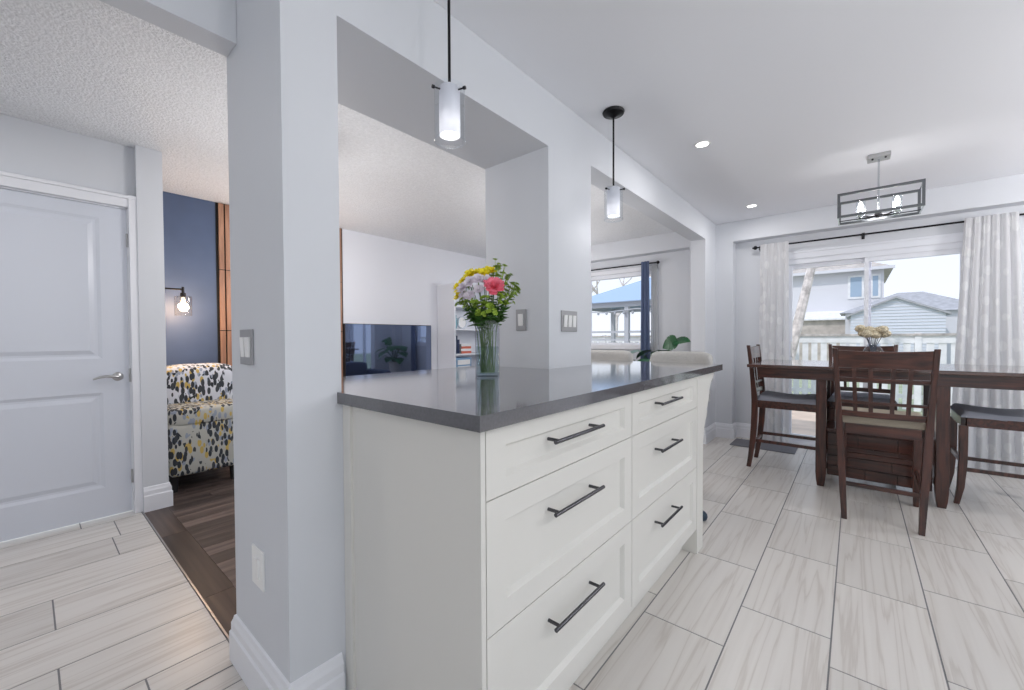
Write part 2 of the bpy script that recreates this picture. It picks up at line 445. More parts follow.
floor = tiled('floor', [M['tile'], M['grout']], columns(-1.70, RX, BY, YR+.02, -.371, .3085, .6495, lambda k: {-1: 1.675, 0: 1.979, 1: 1.808, 2: 1.987, -2: 1.82, 3: 1.70}.get(k, 1.7 + ((k*5) % 7)*.09)))
floor_hall = tiled('floor', [M['tile_hall'], M['grout']], columns(-3.80, -1.702, BY, .485, -3.055, .298, .645, lambda k: {-2: -.30, -1: .308, 0: .52, 1: .057, 2: .53, 3: .054, 4: -.4}.get(k, .2)))
cells = columns(LX-.1, -1.702, .615, YR, -3.66, .125, 1.15, lambda k: ((k*43) % 17)*.11)
wb = MB()
for x0, x1, y0, y1, r in cells: wb.box(x0+.0008, x1-.0008, y0+.0008, y1-.0008, -.012, 0, r, 0)
x = LX-.1
i = 0
while x < -1.71:
    e = min(x + .62 + .13*((i*3) % 4), -1.702)
    wb.box(x+.0008, e-.0008, .4935, .6142, -.012, 0, random.random(), 2); x = e; i += 1
wb.box(LX-.1, -1.702, .4935, YR, -.05, -.0105, 0, 1)
floor_living = struct(wb.build('floor', [M['woodfloor'], M['felt'], M['woodfloor_x']]))
struct(MB().box(-3.70, -1.702, .4855, .493, -.01, .003).build('trim_1', M['nickel']))

# ---- ceilings
struct(MB().box(PX, RX+.1, BY-.1, YR+.1, ZC, ZC+.15).build('ceiling', M['ceil']))
struct(MB().box(LX-.1, PB, BY-.1, YR+.1, ZC, ZC+.15).build('ceiling', M['popcorn']))
struct(MB().box(PB, PX, BY-.1, YR+.1, ZC, ZC+.15).build('ceiling', M['popcorn']))

# ---- partition between kitchen and living room (one mesh, boxes share faces only)
p = MB()
p.box(PB-.01, PX, .477, .643, 0, ZC-.001)         # first column
p.box(PB, PX, .643, 1.793, 0, .962)               # low wall under the pass-through
p.box(PB, PX, .643, 1.793, 2.180, ZC-.001)        # header of the pass-through
p.box(PB, PX, 1.793, 2.246, 0, ZC-.001)           # second column
p.box(PX-.15, PX, 2.246, 4.745, 2.222, ZC-.001)   # header of the wide opening
p.box(PX-.15, PX, 4.745, YR, 0, ZC-.001)          # stub at the patio wall
struct(p.build('wall_partition', M['wall']))
# beam over the hall opening
struct(MB().box(-1.711, -1.61, BY, .476, 2.167, ZC-.001).build('wall_beam', M['wall']))

# ---- patio-side wall: bulkhead, recess, door opening, window opening
DX0, DX1, DZ = -.590, .770, 1.997
p = MB()
p.box(PX, -1.07, YB, YR+.14, 0, ZC-.001)                       # left pier
p.box(-1.07, 1.60, YB, YR, 2.243, ZC-.001)                # bulkhead over the recess
p.box(1.60, RX, YB, YR+.14, 0, ZC-.001)
p.box(-1.07, DX0, YR, YR+.14, 0, ZC-.001); p.box(DX1, 1.60, YR, YR+.14, 0, ZC-.001)
p.box(DX0, DX1, YR, YR+.14, DZ, ZC-.001)
struct(p.build('wall_patio', M['wall']))
WX0, WX1, WZ0, WZ1 = -4.0, -2.03, 1.04, 2.05
p = MB()
p.box(-1.545, PX-.15, YB, YR+.14, 0, ZC-.001)
p.box(-4.3, -1.545, YB, YR, 2.247, ZC-.001)
p.box(LX, -4.3, YB, YR+.14, 0, ZC-.001)
p.box(-4.3, WX0, YR, YR+.14, 0, ZC-.001); p.box(WX1, -1.545, YR, YR+.14, 0, ZC-.001)
p.box(WX0, WX1, YR, YR+.14, 0, WZ0); p.box(WX0, WX1, YR, YR+.14, WZ1, ZC-.001)
struct(p.build('wall_living_window', M['wall']))

# ---- far living-room wall: white with a navy section
struct(MB().box(LX-.12, LX, 2.425, YR+.14, 0, ZC-.001).build('wall_living', M['wall_white']))
struct(MB().box(LX-.12, LX, .50, 2.425, 0, ZC-.001).build('wall_accent', M['blue_wall']))

# ---- hall: door wall, pilaster, return to the accent wall
HX = -3.75
p = MB()
p.box(HX-.12, HX, BY, -.40, 0, ZC-.001)
p.box(HX-.12, HX, -.40, .452, 2.045, ZC-.001)
p.box(HX-.12, HX, .452, .492, 0, ZC-.001)
p.box(HX-.12, -3.68, .492, .628, 0, ZC-.001)
p.box(LX, HX-.12, .50, .628, 0, ZC-.001)
struct(p.build('wall_hall', M['wall']))
# unseen rest of the kitchen: right wall and rear wall, wide openings added to let in fill daylight
p = MB()
p.box(RX, RX+.12, BY, -1.9, 0, ZC); p.box(RX, RX+.12, 4.4, YR+.14, 0, ZC)
p.box(RX, RX+.12, -1.9, 4.4, 0, .5); p.box(RX, RX+.12, -1.9, 4.4, 2.3, ZC)
struct(p.build('wall_right', M['wall']))
p = MB()
p.box(HX-.12, .2, BY-.12, BY, 0, ZC); p.box(2.3, RX+.12, BY-.12, BY, 0, ZC)
p.box(.2, 2.3, BY-.12, BY, 0, .1); p.box(.2, 2.3, BY-.12, BY, 2.25, ZC)
struct(p.build('wall_rear', M['wall']))

# ---- baseboards
BP = [(0,0),(.019,0),(.019,.105),(.014,.112),(.014,.138),(.009,.150),(.006,.163),(0,.167)]
def base(name, path):
    b = MB().sweep(path, BP); return struct(b.build(name, M['trim']))
base('baseboard_column', [(PB-.01, .643), (PB-.01, .477), (PX, .477), (PX, .632)])
base('baseboard_hall', [(-3.68, .494), (-3.68, .628), (-3.74, .628)])
base('baseboard_patio', [(PX-.15, 4.745), (PX, 4.745), (PX, YB), (-1.07, YB), (-1.07, YR), (DX0-.03, YR)])
base('baseboard_patio', [(DX1+.03, YR), (1.60, YR), (1.60, YB), (RX, YB)])
base('baseboard_living', [(LX, .628), (LX, YB)])

# ---- hall door (door_1): casing and slab
M_ = M['trim']
CP = [(0,0),(.075,0),(.075,.012),(.055,.020),(.02,.018),(0,.012)]
d = thing('door_1', None, None, (-3.735, .452, 0)); struct(d)
def door_panel(b, y0, y1, z0, z1, x):
    """moulded raised panel on the face x"""
    fr = [(0, 0), (.018, -.008), (.030, -.008), (.055, .001)]
    rings = []
    for o, dx in fr: rings.append([(x+dx, y0+o, z0+o), (x+dx, y1-o, z0+o), (x+dx, y1-o, z1-o), (x+dx, y0+o, z1-o)])
    vs = [v for r in rings for v in r]; fs = []
    for i in range(len(fr)-1):
        for k in range(4): fs.append((i*4+k, i*4+(k+1)%4, (i+1)*4+(k+1)%4, (i+1)*4+k))
    k = (len(fr)-1)*4; fs.append((k, k+1, k+2, k+3)); b.add(vs, fs)
def framed(b, y0, y1, z0, z1, x, t, holes):
    """a flat front at x with rectangular holes, thickness t behind; holes sorted by z, all same y range"""
    hy0, hy1 = holes[0][0], holes[0][1]
    def q(a, c, e, g): b.add([(x,a,e),(x,c,e),(x,c,g),(x,a,g)], [(0,1,2,3)])
    q(y0, hy0, z0, z1); q(hy1, y1, z0, z1)
    zz = z0
    for h in holes: q(hy0, hy1, zz, h[2]); zz = h[3]
    q(hy0, hy1, zz, z1)
    b.add([(x,y0,z0),(x,y1,z0),(x,y1,z1),(x,y0,z1),(x-t,y0,z0),(x-t,y1,z0),(x-t,y1,z1),(x-t,y0,z1)], [(0,1,5,4),(1,2,6,5),(2,3,7,6),(3,0,4,7),(4,5,6,7)])
b = MB()
hol = [(-.745, -.135, .205, .825), (-.745, -.135, 1.045, 1.955)]
framed(b, -.845, -.008, .014, 2.033, 0, .038, hol)
for h in hol: door_panel(b, *h, 0)
b.build('door_slab', M['door'], d, recalc=True)
b = MB()     # frame and casing
b.box(-.10, .0, -.004, .02, 0, 2.045); b.box(-.10, .0, -.865, -.85, 0, 2.045); b.box(-.10, .0, -.85, -.004, 2.037, 2.045)
for y0, y1 in ((.0, .041), (-.905, -.85)):
    b.box(-.012, .045, y0, y1, 0, 2.125); 
b.box(-.012, .035, -.905, .041, 2.045, 2.125); b.box(-.012, .048, -.905, .041, 2.100, 2.120)
b.build('door_frame', M['trim'], d, bevel=.003)
hd = thing('handle', None, None); hd.parent = d; hd.location = (0, -.065, .925)
b = MB(); b.lathe([(0,.0),(.028,.0),(.028,.006),(.022,.012),(.011,.016),(.011,.045),(0,.045)], axis='x', n=24)
b.tube([(.04, 0, 0), (.047, -.02, .003), (.046, -.06, .008), (.045, -.09, .002), (.047, -.118, -.008)], [.010,.0095,.009,.008,.006], n=10)
h = b.build('handle', M['nickel'], d, smooth=True); h.location = (0, -.065, .925)
bpy.data.objects.remove(hd)
for z in (.93, 1.83, .25):
    MB().tube([(.003, -.0055, z-.045), (.003, -.0055, z+.045)], .006).build('hinge' if z != .93 else 'latch_plate', M['nickel'], d)

# ================================================================== ISLAND
FX = -.645
cab = thing('island_cabinet', 'white shaker cabinet with six drawers under the grey counter', 'cabinet', (-.95, 1.5, 0))
def CL(b, name, m, parent=cab, loc=(-.95, 1.5, 0), **k):
    b.v = [(x-loc[0], y-loc[1], z-loc[2]) for x, y, z in b.v]
    return b.build(name, m, parent, **k)
b = MB()
b.box(PX+.001, FX, .655, .670, 0, .963)            # near side panel, down to the floor
b.box(PX+.001, FX-.022, .670, 2.297, .135, .963)    # carcass
b.box(PX+.001, FX-.075, .670, 2.297, 0, .135)       # toe-kick
CL(b, 'body', M['cab'])
CL(MB().box(PX+.001, PX+.045, .646, .655, 0, .963), 'filler_strip', M['cab'])
CL(MB().box(-1.10, FX+.003, 2.297, 2.405, 0, .963), 'end_panel', M['cab'], bevel=.002)
def drawer(y0, y1, z0, z1):
    t = .02; x = FX; r = .062; s = .010; dp = .014
    b = MB(); iy0, iy1, iz0, iz1 = (y0+.068 if y0 < 1 else y0+r), y1-r, z0+r, z1-r
    if z1 - z0 < .22: iz0, iz1 = z0+.040, z1-.048
    def q(a, c, e, g): b.add([(x,a,e),(x,c,e),(x,c,g),(x,a,g)], [(0,1,2,3)])
    q(y0, iy0, z0, z1); q(iy1, y1, z0, z1); q(iy0, iy1, z0, iz0); q(iy0, iy1, iz1, z1)
    b.add([(x,iy0,iz0),(x,iy1,iz0),(x,iy1,iz1),(x,iy0,iz1),(x-dp,iy0+s,iz0+s),(x-dp,iy1-s,iz0+s),(x-dp,iy1-s,iz1-s),(x-dp,iy0+s,iz1-s)],
          [(0,1,5,4),(1,2,6,5),(2,3,7,6),(3,0,4,7),(4,5,6,7)])
    b.add([(x,y0,z0),(x,y1,z0),(x,y1,z1),(x,y0,z1),(x-t,y0,z0),(x-t,y1,z0),(x-t,y1,z1),(x-t,y0,z1)], [(0,1,5,4),(1,2,6,5),(2,3,7,6),(3,0,4,7),(4,5,6,7)])
    dr = CL(b, 'drawer', M['cab'])
    cz = .885 if z1-z0 < .22 else (.686 if z0 > .3 else .369); cy, hl = (1.055, .138) if y0 < 1 else (1.845, .128); hb = MB(); hx = x+.026
    hb.tube([(hx, cy-hl, cz), (hx, cy+hl, cz)], .0058, n=12)
    for e in (-hl+.022, hl-.022): hb.tube([(x-dp, cy+e, cz), (hx, cy+e, cz)], .005, n=10)
    CL(hb, 'handle', M['handle'], dr, smooth=True)
for y0, y1 in ((.673, 1.468), (1.473, 2.295)):
    drawer(y0, y1, .7935, .960); drawer(y0, y1, .4735, .7905); drawer(y0, y1, .137, .4705)
# corbel under the overhang
prof = [(2.405,.962),(2.655,.962),(2.655,.935),(2.640,.925),(2.600,.905),(2.565,.86),(2.545,.80),(2.520,.765),(2.500,.752),(2.520,.742),(2.515,.715),(2.480,.690),(2.455,.64),(2.440,.585),(2.405,.565)]
b = MB().prism(prof, FX-.075, FX-.005, 'yz')
CL(b, 'corbel', M['cab'], bevel=.003)

ct = MB().prism([(-.62,.628),(-.62,2.735),(-1.745,2.735),(-1.745,2.250),(PX+.002,2.250),(PX+.002,1.7905),(-1.745,1.7905),(-1.745,.6465),(PX+.002,.6465),(PX+.002,.628)], .964, 1.0)
ct = ct.build('countertop', M['quartz'])
tag(ct, 'dark grey polished stone worktop over the white drawer island', 'countertop')
tag(MB().lathe([(0,0),(.02,.002),(.033,.012),(.037,.028),(.034,.045),(.022,.058),(0,.062)], (-.742, 2.745, 0), n=24).build('ball', M['ball'], smooth=True),
    'small dark blue round thing on floor tiles behind island end', 'ball')

# ================================================================== SWITCHES AND OUTLETS
def plate(name, n, label, cat, mid, normal, w, h, mplate, mrock):
    """wall plate centred at mid, on a wall with the given outward normal"""
    ang = math.atan2(normal[1], normal[0]) + PI/2
    t = thing(name, label, cat, mid, ang)     # local -Y points out of the wall
    MB().box(-w/2, w/2, -.006, 0, -h/2, h/2).build('plate', mplate, t, bevel=.0015)
    sp = .046
    for i in range(n):
        c = (i-(n-1)/2)*sp
        b = MB().prism([(-.0095, -.033), (-.006, -.033), (-.006, .033), (-.0125, .033)], c-.0165, c+.0165, 'yz')
        b.build('rocker' if name == 'light_switch' else 'socket', mrock, t)
    return t
plate('light_switch', 2, 'steel double light switch on grey column beside the hall', 'light switch', (-1.555, .477, 1.142), (0,-1), .116, .117, M['plate'], M['switch'])
plate('light_switch', 1, 'steel single light switch on shaded side of the wall behind the bouquet', 'light switch', (-1.437, 1.793, 1.268), (0,-1), .072, .117, M['plate'], M['switch'])
plate('light_switch', 3, 'steel triple light switch on wall between the two openings', 'light switch', (PX, 1.99, 1.26), (1,0), .165, .117, M['plate'], M['switch'])
plate('wall_outlet', 1, 'white blank outlet cover low on column beside the hall', 'outlet', (-1.482, .477, .426), (0,-1), .100, .125, M['switch'], M['switch'])
plate('wall_outlet', 1, 'white outlet near the floor on far wall past the island', 'outlet', (PX, 4.90, .50), (1,0), .072, .117, M['switch'], M['switch'])

# ================================================================== CEILING LIGHTS AND ADDED FILL LIGHTS
def pot(x, y, label, z=ZC, w=POT_W, group=None):
    t = thing('recessed_light', label, 'ceiling light', (x, y, z), 0, group)
    MB().lathe([(.038,0),(.040,-.004),(.050,-.004),(.053,0)], n=32).build('trim_ring', M['reflector'], t, smooth=True)
    MB().lathe([(0,-.0015),(.038,-.0015),(.038,0)], n=32).build('led_disc', M['led'], t)
    lamp('led_lamp', 'AREA', (0,0,-.008), w, t, .09)
pot(-.8, 2.955, 'small recessed round light in ceiling, nearer of two')
pot(-.8, 4.665, 'small recessed round light in ceiling near the patio door wall')
pot(-2.72, -.7, 'added recessed fill light over the hall, outside the picture', w=9)  # unseen lamp added to brighten the hall
def globe(x, y, label, w, D=.16):  # added globes, kept out of view, to lift ceilings and walls
    t = thing('fill_globe_light', label, 'ceiling light', (x, y, ZC))
    MB().lathe([(0,0),(.06,0),(.06,-.015),(.015,-.03),(.015,-.16-D),(.04,-.17-D),(0,-.172-D)], n=24).build('stem', M['nickel'], t, smooth=True)
    MB().lathe([(.035,-.165-D),(.09,-.20-D),(.11,-.26-D),(.09,-.33-D),(.04,-.362-D),(0,-.37-D)], n=24).build('fill_globe_shade', M['frost'], t, smooth=True)
    MB().lathe([(0,-.20-D),(.03,-.22-D),(.035,-.26-D),(.02,-.30-D),(0,-.31-D)], n=16).build('bulb', M['fill_bulb'], t, smooth=True)
    lamp('fill_globe_lamp', 'POINT', (0,0,-.50-D), w, t, .11)
globe(-2.72, 1.19, 'added fill globe light hidden behind the grey column', 20)
globe(-4.02, 1.78, 'added fill globe light before the slat panel, hidden behind grey column', 20)
globe(-2.12, 3.08, 'added fill globe light hidden behind the middle column', 20)
globe(-2.98, 4.30, 'added fill globe light near living room window, hidden behind middle column', 20)
globe(.95, .75, 'added kitchen fill globe beside the camera, outside the picture', 22, .02)
globe(1.55, 2.7, 'added kitchen fill globe right of the picture', 26, .02)
globe(1.9, 4.3, 'added dining fill globe right of the picture by the patio wall', 46, .02)
globe(.1, -1.5, 'added kitchen fill globe behind the camera', 12, .02)

def pendant(x, y, label):
    t = thing('pendant_light', label, 'pendant light', (x, y, ZC), 0, 'pendants over the island')
    MB().lathe([(0,0),(.058,0),(.062,-.006),(.058,-.016),(.035,-.021),(.018,-.030),(.010,-.036),(0,-.036)], n=32).build('canopy', M['black'], t, smooth=True)
    MB().tube([(0,0,-.03),(0,0,-.432)], .0052, n=12).build('stem', M['black'], t, smooth=True)
    b = MB(); b.lathe([(0,-.428),(.012,-.428),(.012,-.438),(.030,-.442),(.030,-.450),(0,-.450)], n=24); b.build('socket_cap', M['chrome'], t, smooth=True)
    b = MB(); b.lathe([(.036,-.438),(.036,-.600),(.0335,-.600),(.0335,-.441)], n=32); b.lathe([(0.0,-.438),(.036,-.438)], n=32); b.build('frosted_shade', M['frost'], t, smooth=True)
    b = MB(); b.lathe([(.052,-.436),(.052,-.622)], n=40); b.lathe([(.052,-.622),(.054,-.620),(.054,-.616),(.052,-.614)], n=40); b.build('glass_cylinder', M['shade_glass'], t, smooth=True)
    for a in (.25, .25+2*PI/3, .25+4*PI/3):
        c, s = math.cos(a), math.sin(a)
        b = MB().tube([(c*.030, s*.030, -.452), (c*.062, s*.062, -.452)], .0028, n=8); b.tube([(c*.056, s*.056, -.452), (c*.064, s*.064, -.452)], .006, n=10)
        b.build('pin', M['black'], t)
    MB().lathe([(0,-.52),(.010,-.525),(.018,-.54),(.024,-.565),(.020,-.588),(.01,-.60),(0,-.602)], n=20).build('bulb', M['pendant_bulb'], t, smooth=True)
    lamp('bulb_lamp', 'POINT', (0,0,-.66), .5, t, .03)
    return t
pendant(-1.075, .952, 'frosted glass pendant on black stem, nearer of the two')
pendant(-1.075, 2.195, 'frosted glass pendant on black stem, farther one with visible round canopy')

# chandelier over the dining table
CXc, CYc = .118, 3.97
ch = thing('chandelier', 'chrome rectangular open cage chandelier with four glass candle lights', 'chandelier', (CXc, CYc, ZC))
MB().box(-.062,.062,-.055,.055,-.028,0).build('canopy', M['nickel'], ch, bevel=.003)
for x_ in (-.035, .035): MB().lathe([(0,-.036),(.006,-.034),(.006,-.028)], (x_,-.03,0), n=12).build('screw', M['black'], ch)
MB().tube([(0,0,-.028),(0,0,-.43)], .006).build('stem', M['chrome'], ch, smooth=True)
for yy in (-.125, .125):
    b = MB(); w = .016; X0, X1, Z0, Z1 = -.228, .228, -.435, -.260
    y = yy
    b.box(X0,X1,y-w/2,y+w/2,Z1-w,Z1); b.box(X0,X1,y-w/2,y+w/2,Z0,Z0+w); b.box(X0,X0+w,y-w/2,y+w/2,Z0+w,Z1-w); b.box(X1-w,X1,y-w/2,y+w/2,Z0+w,Z1-w)
    b.build('frame_loop', M['graphite'], ch)
for X_ in (-.222, .222):
    for Z_ in (-.4305, -.2645):
        MB().box(X_-.004,X_+.004,-.119,.119,Z_-.004,Z_+.004).build('cross_bar', M['chrome'], ch)
b = MB().lathe([(0,-.445),(.02,-.44),(.026,-.425),(.02,-.41),(.008,-.405)], n=20)
for sx, sy in ((-1,-1),(1,-1),(1,1),(-1,1)): b.tube([(0,0,-.427),(sx*.05,sy*.028,-.432),(sx*.095,sy*.052,-.424)], .006, n=8)
b.box(-.22,.22,-.005,.005,-.437,-.431)
b.build('arm_hub', M['handle'], ch, smooth=True)
for sx, sy in ((-1,-1),(1,-1),(1,1),(-1,1)):
    x, y = sx*.097, sy*.052
    s_ = MB().lathe([(0,-.432),(.024,-.43),(.026,-.422),(.012,-.415),(.012,-.395),(0,-.395)], (x,y,0), n=20).build('candle_socket', M['chrome'], ch, smooth=True)
    MB().lathe([(.026,-.42),(.026,-.315)], (x,y,0), n=24).build('glass_sleeve', M['shade_glass'], s_, smooth=True)
    MB().lathe([(0,-.396),(.011,-.39),(.017,-.368),(.012,-.340),(.004,-.322),(0,-.320)], (x,y,0), n=16).build('bulb', M['bulb'], s_, smooth=True)
lamp('chandelier_lamp', 'POINT', (0,0,-.385), 2.2, ch, .06)

# ================================================================== PATIO DOOR, WINDOW, CURTAINS
pd = thing('door_2', None, None, ((DX0+DX1)/2, YR+.05, 0)); struct(pd)
hw = (DX1-DX0)/2
b = MB()
b.box(-hw, hw, -.045, .06, DZ-.058, DZ); b.box(-hw, -hw+.03, -.045, .06, 0, DZ-.058); b.box(hw-.03, hw, -.045, .06, 0, DZ-.058)
b.box(-hw, hw, -.045, .06, -.04, .022); b.box(-hw, hw, -.02, .0, .022, .032)
b.box(-hw-.03, hw+.03, -.062, -.046, DZ-.004, DZ+.055); b.box(-hw-.035, hw+.035, -.070, -.046, DZ+.055, DZ+.075)
b.box(-hw-.03, -hw+.012, -.062, -.046, 0, DZ-.004); b.box(hw-.012, hw+.03, -.062, -.046, 0, DZ-.004)
b.build('door_frame', M['vinyl'], pd, bevel=.002)
def sash(x0, x1, y0, y1, parent, z0=.032, z1=DZ-.058, st=.05):
    b = MB(); b.box(x0, x0+st, y0, y1, z0, z1); b.box(x1-st, x1, y0, y1, z0, z1); b.box(x0+st, x1-st, y0, y1, z0, z0+.07); b.box(x0+st, x1-st, y0, y1, z1-.045, z1)
    s_ = b.build('sliding_panel', M['vinyl'], parent, bevel=.002)
    MB().box(x0+st, x1-st, (y0+y1)/2-.003, (y0+y1)/2+.003, z0+.07, z1-.045).build('pane', M['glass'], s_)
    return s_
mx_ = .065 - (DX0+DX1)/2
sash(-hw+.03, mx_+.05, .0, .035, pd, st=.030); sash(mx_-.004, hw-.03, -.038, -.003, pd, st=.034)
MB().tube([(-hw+.06, -.002, .95), (-hw+.06,-.04,.96), (-hw+.06,-.04,1.10), (-hw+.06,-.002,1.11)], .008, n=8).build('handle', M['switch'], pd, smooth=True)

wn = thing('window_1', None, None, ((WX0+WX1)/2, YR+.05, WZ0)); struct(wn)
ww = (WX1-WX0)/2; wh = WZ1-WZ0
b = MB(); b.box(-ww, ww, -.03, .05, wh-.055, wh); b.box(-ww, ww, -.03, .05, 0, .05); b.box(-ww, -ww+.05, -.03, .05, .05, wh-.055); b.box(ww-.05, ww, -.03, .05, .05, wh-.055)
b.build('window_frame', M['vinyl'], wn, bevel=.003)
b = MB(); b.box(-.025, .025, -.02, .03, .05, wh-.055); b.build('mullion', M['vinyl'], wn)
for a, c in ((-ww+.05, -.025), (.025, ww-.05)): MB().box(a, c, .0, .005, .05, wh-.055).build('pane', M['glass'], wn)
b = MB(); b.box(-ww-.06, ww+.06, -.075, -.031, -.04, .02); b.box(-ww-.05, -ww+.01, -.066, -.05, .02, wh+.05); b.box(ww-.01, ww+.05, -.066, -.05, .02, wh+.05); b.box(-ww-.05, ww+.05, -.066, -.05, wh, wh+.05)
b.build('window_sill', M['trim'], wn)

def drape(name, m, x0, x1, y, z0, z1, folds, amp, label, cat='curtain', flare=.0, gather=0.0, ph=0, group=None):
    """wavy pleated sheet hanging from z1 to z0"""
    nx, nz = folds*14, 24; b = MB(); vs = []; fs = []
    for j in range(nz+1):
        t = j/nz; z = z1 + (z0-z1)*t
        for i in range(nx+1):
            s = i/nx
            wob = math.sin(s*folds*2*PI + ph + .5*math.sin(5*s+2*t)) * amp * (.35+.75*t) * (1 + .35*math.sin(s*9+1))
            wob += .006*math.sin(s*folds*4*PI+1+3*t)
            xx = x0 + (x1-x0)*s + (s-.5)*flare*t + .006*math.sin(s*folds*2*PI*1.0+1.1 + t)
            vs.append((xx, y + wob, z))
    for j in range(nz):
        for i in range(nx): a = j*(nx+1)+i; fs.append((a, a+1, a+nx+2, a+nx+1))
    b.add(vs, fs); o = b.build(name, m, smooth=True, recalc=False)
    for md in list(o.modifiers): o.modifiers.remove(md)
    return tag(o, label, cat, group)
drape('curtain', M['curtain'], -.815, -.555, 5.208, .02, 2.172, 4, .021, 'pale grey leaf-patterned curtain left of the patio door', flare=.03)
drape('curtain', M['curtain'], .705, 1.005, 5.208, .02, 2.172, 6, .021, 'pale grey leaf-patterned curtain right of the patio door, behind table end', flare=.16, ph=1)
def rod(name, x0, x1, y, z, wall_y, label, br, fin=.022):
    t = thing(name, label, 'curtain rod', ((x0+x1)/2, y, z)); L = (x1-x0)/2
    MB().tube([(-L,0,0),(L,0,0)], .0085, n=12).build('rod', M['black'], t, smooth=True)
    for s in (-1, 1):
        MB().lathe([(0,-.02),(.008,-.018),(.010,-.008),(fin,.004),(fin,.018),(.012,.030),(0,.033)], (s*L,0,0), n=20, axis='x').build('finial', M['black'], t, smooth=True)
    for x in br:
        b = MB().tube([(x, 0, 0), (x, wall_y-y, 0)], .005, n=8); b.box(x-.012, x+.012, wall_y-y-.006, wall_y-y, -.03, .03); b.tube([(x,0,-.012),(x,0,-.028)], .006, n=8)
        b.build('bracket', M['black'], t)
    return t
rod('curtain_rod', -.872, 1.15, 5.235, 2.150, YR, 'long black curtain rod above the patio door', (-.09, -.96, .985))
rod('curtain_rod', -4.22, -1.96, 5.235, 2.125, YR, 'black curtain rod above the living room window', (.945, -.945, .0))
drape('curtain', M['navy'], -2.165, -2.058, 5.205, .05, 2.150, 3, .022, 'navy blue curtain at right side of living room window', flare=.045)
drape('curtain', M['sheer'], -2.055, -1.985, 5.285, .05, 2.11, 3, .010, 'thin white curtain behind the navy curtain', flare=.04)
drape('curtain', M['navy'], -4.20, -4.03, 5.235, .05, 2.155, 4, .024, 'navy blue curtain at left side of living room window')
drape('curtain', M['sheer'], -4.02, -3.85, 5.285, .05, 2.11, 5, .010, 'thin white curtain beside the left navy curtain')

# mat by the patio door
tag(MB().box(-1.03, -.45, 4.86, 5.19, 0.0005, .009).build('door_mat', M['mat_grey'], bevel=.003), 'dark grey mat on tiles beside the patio door', 'mat')

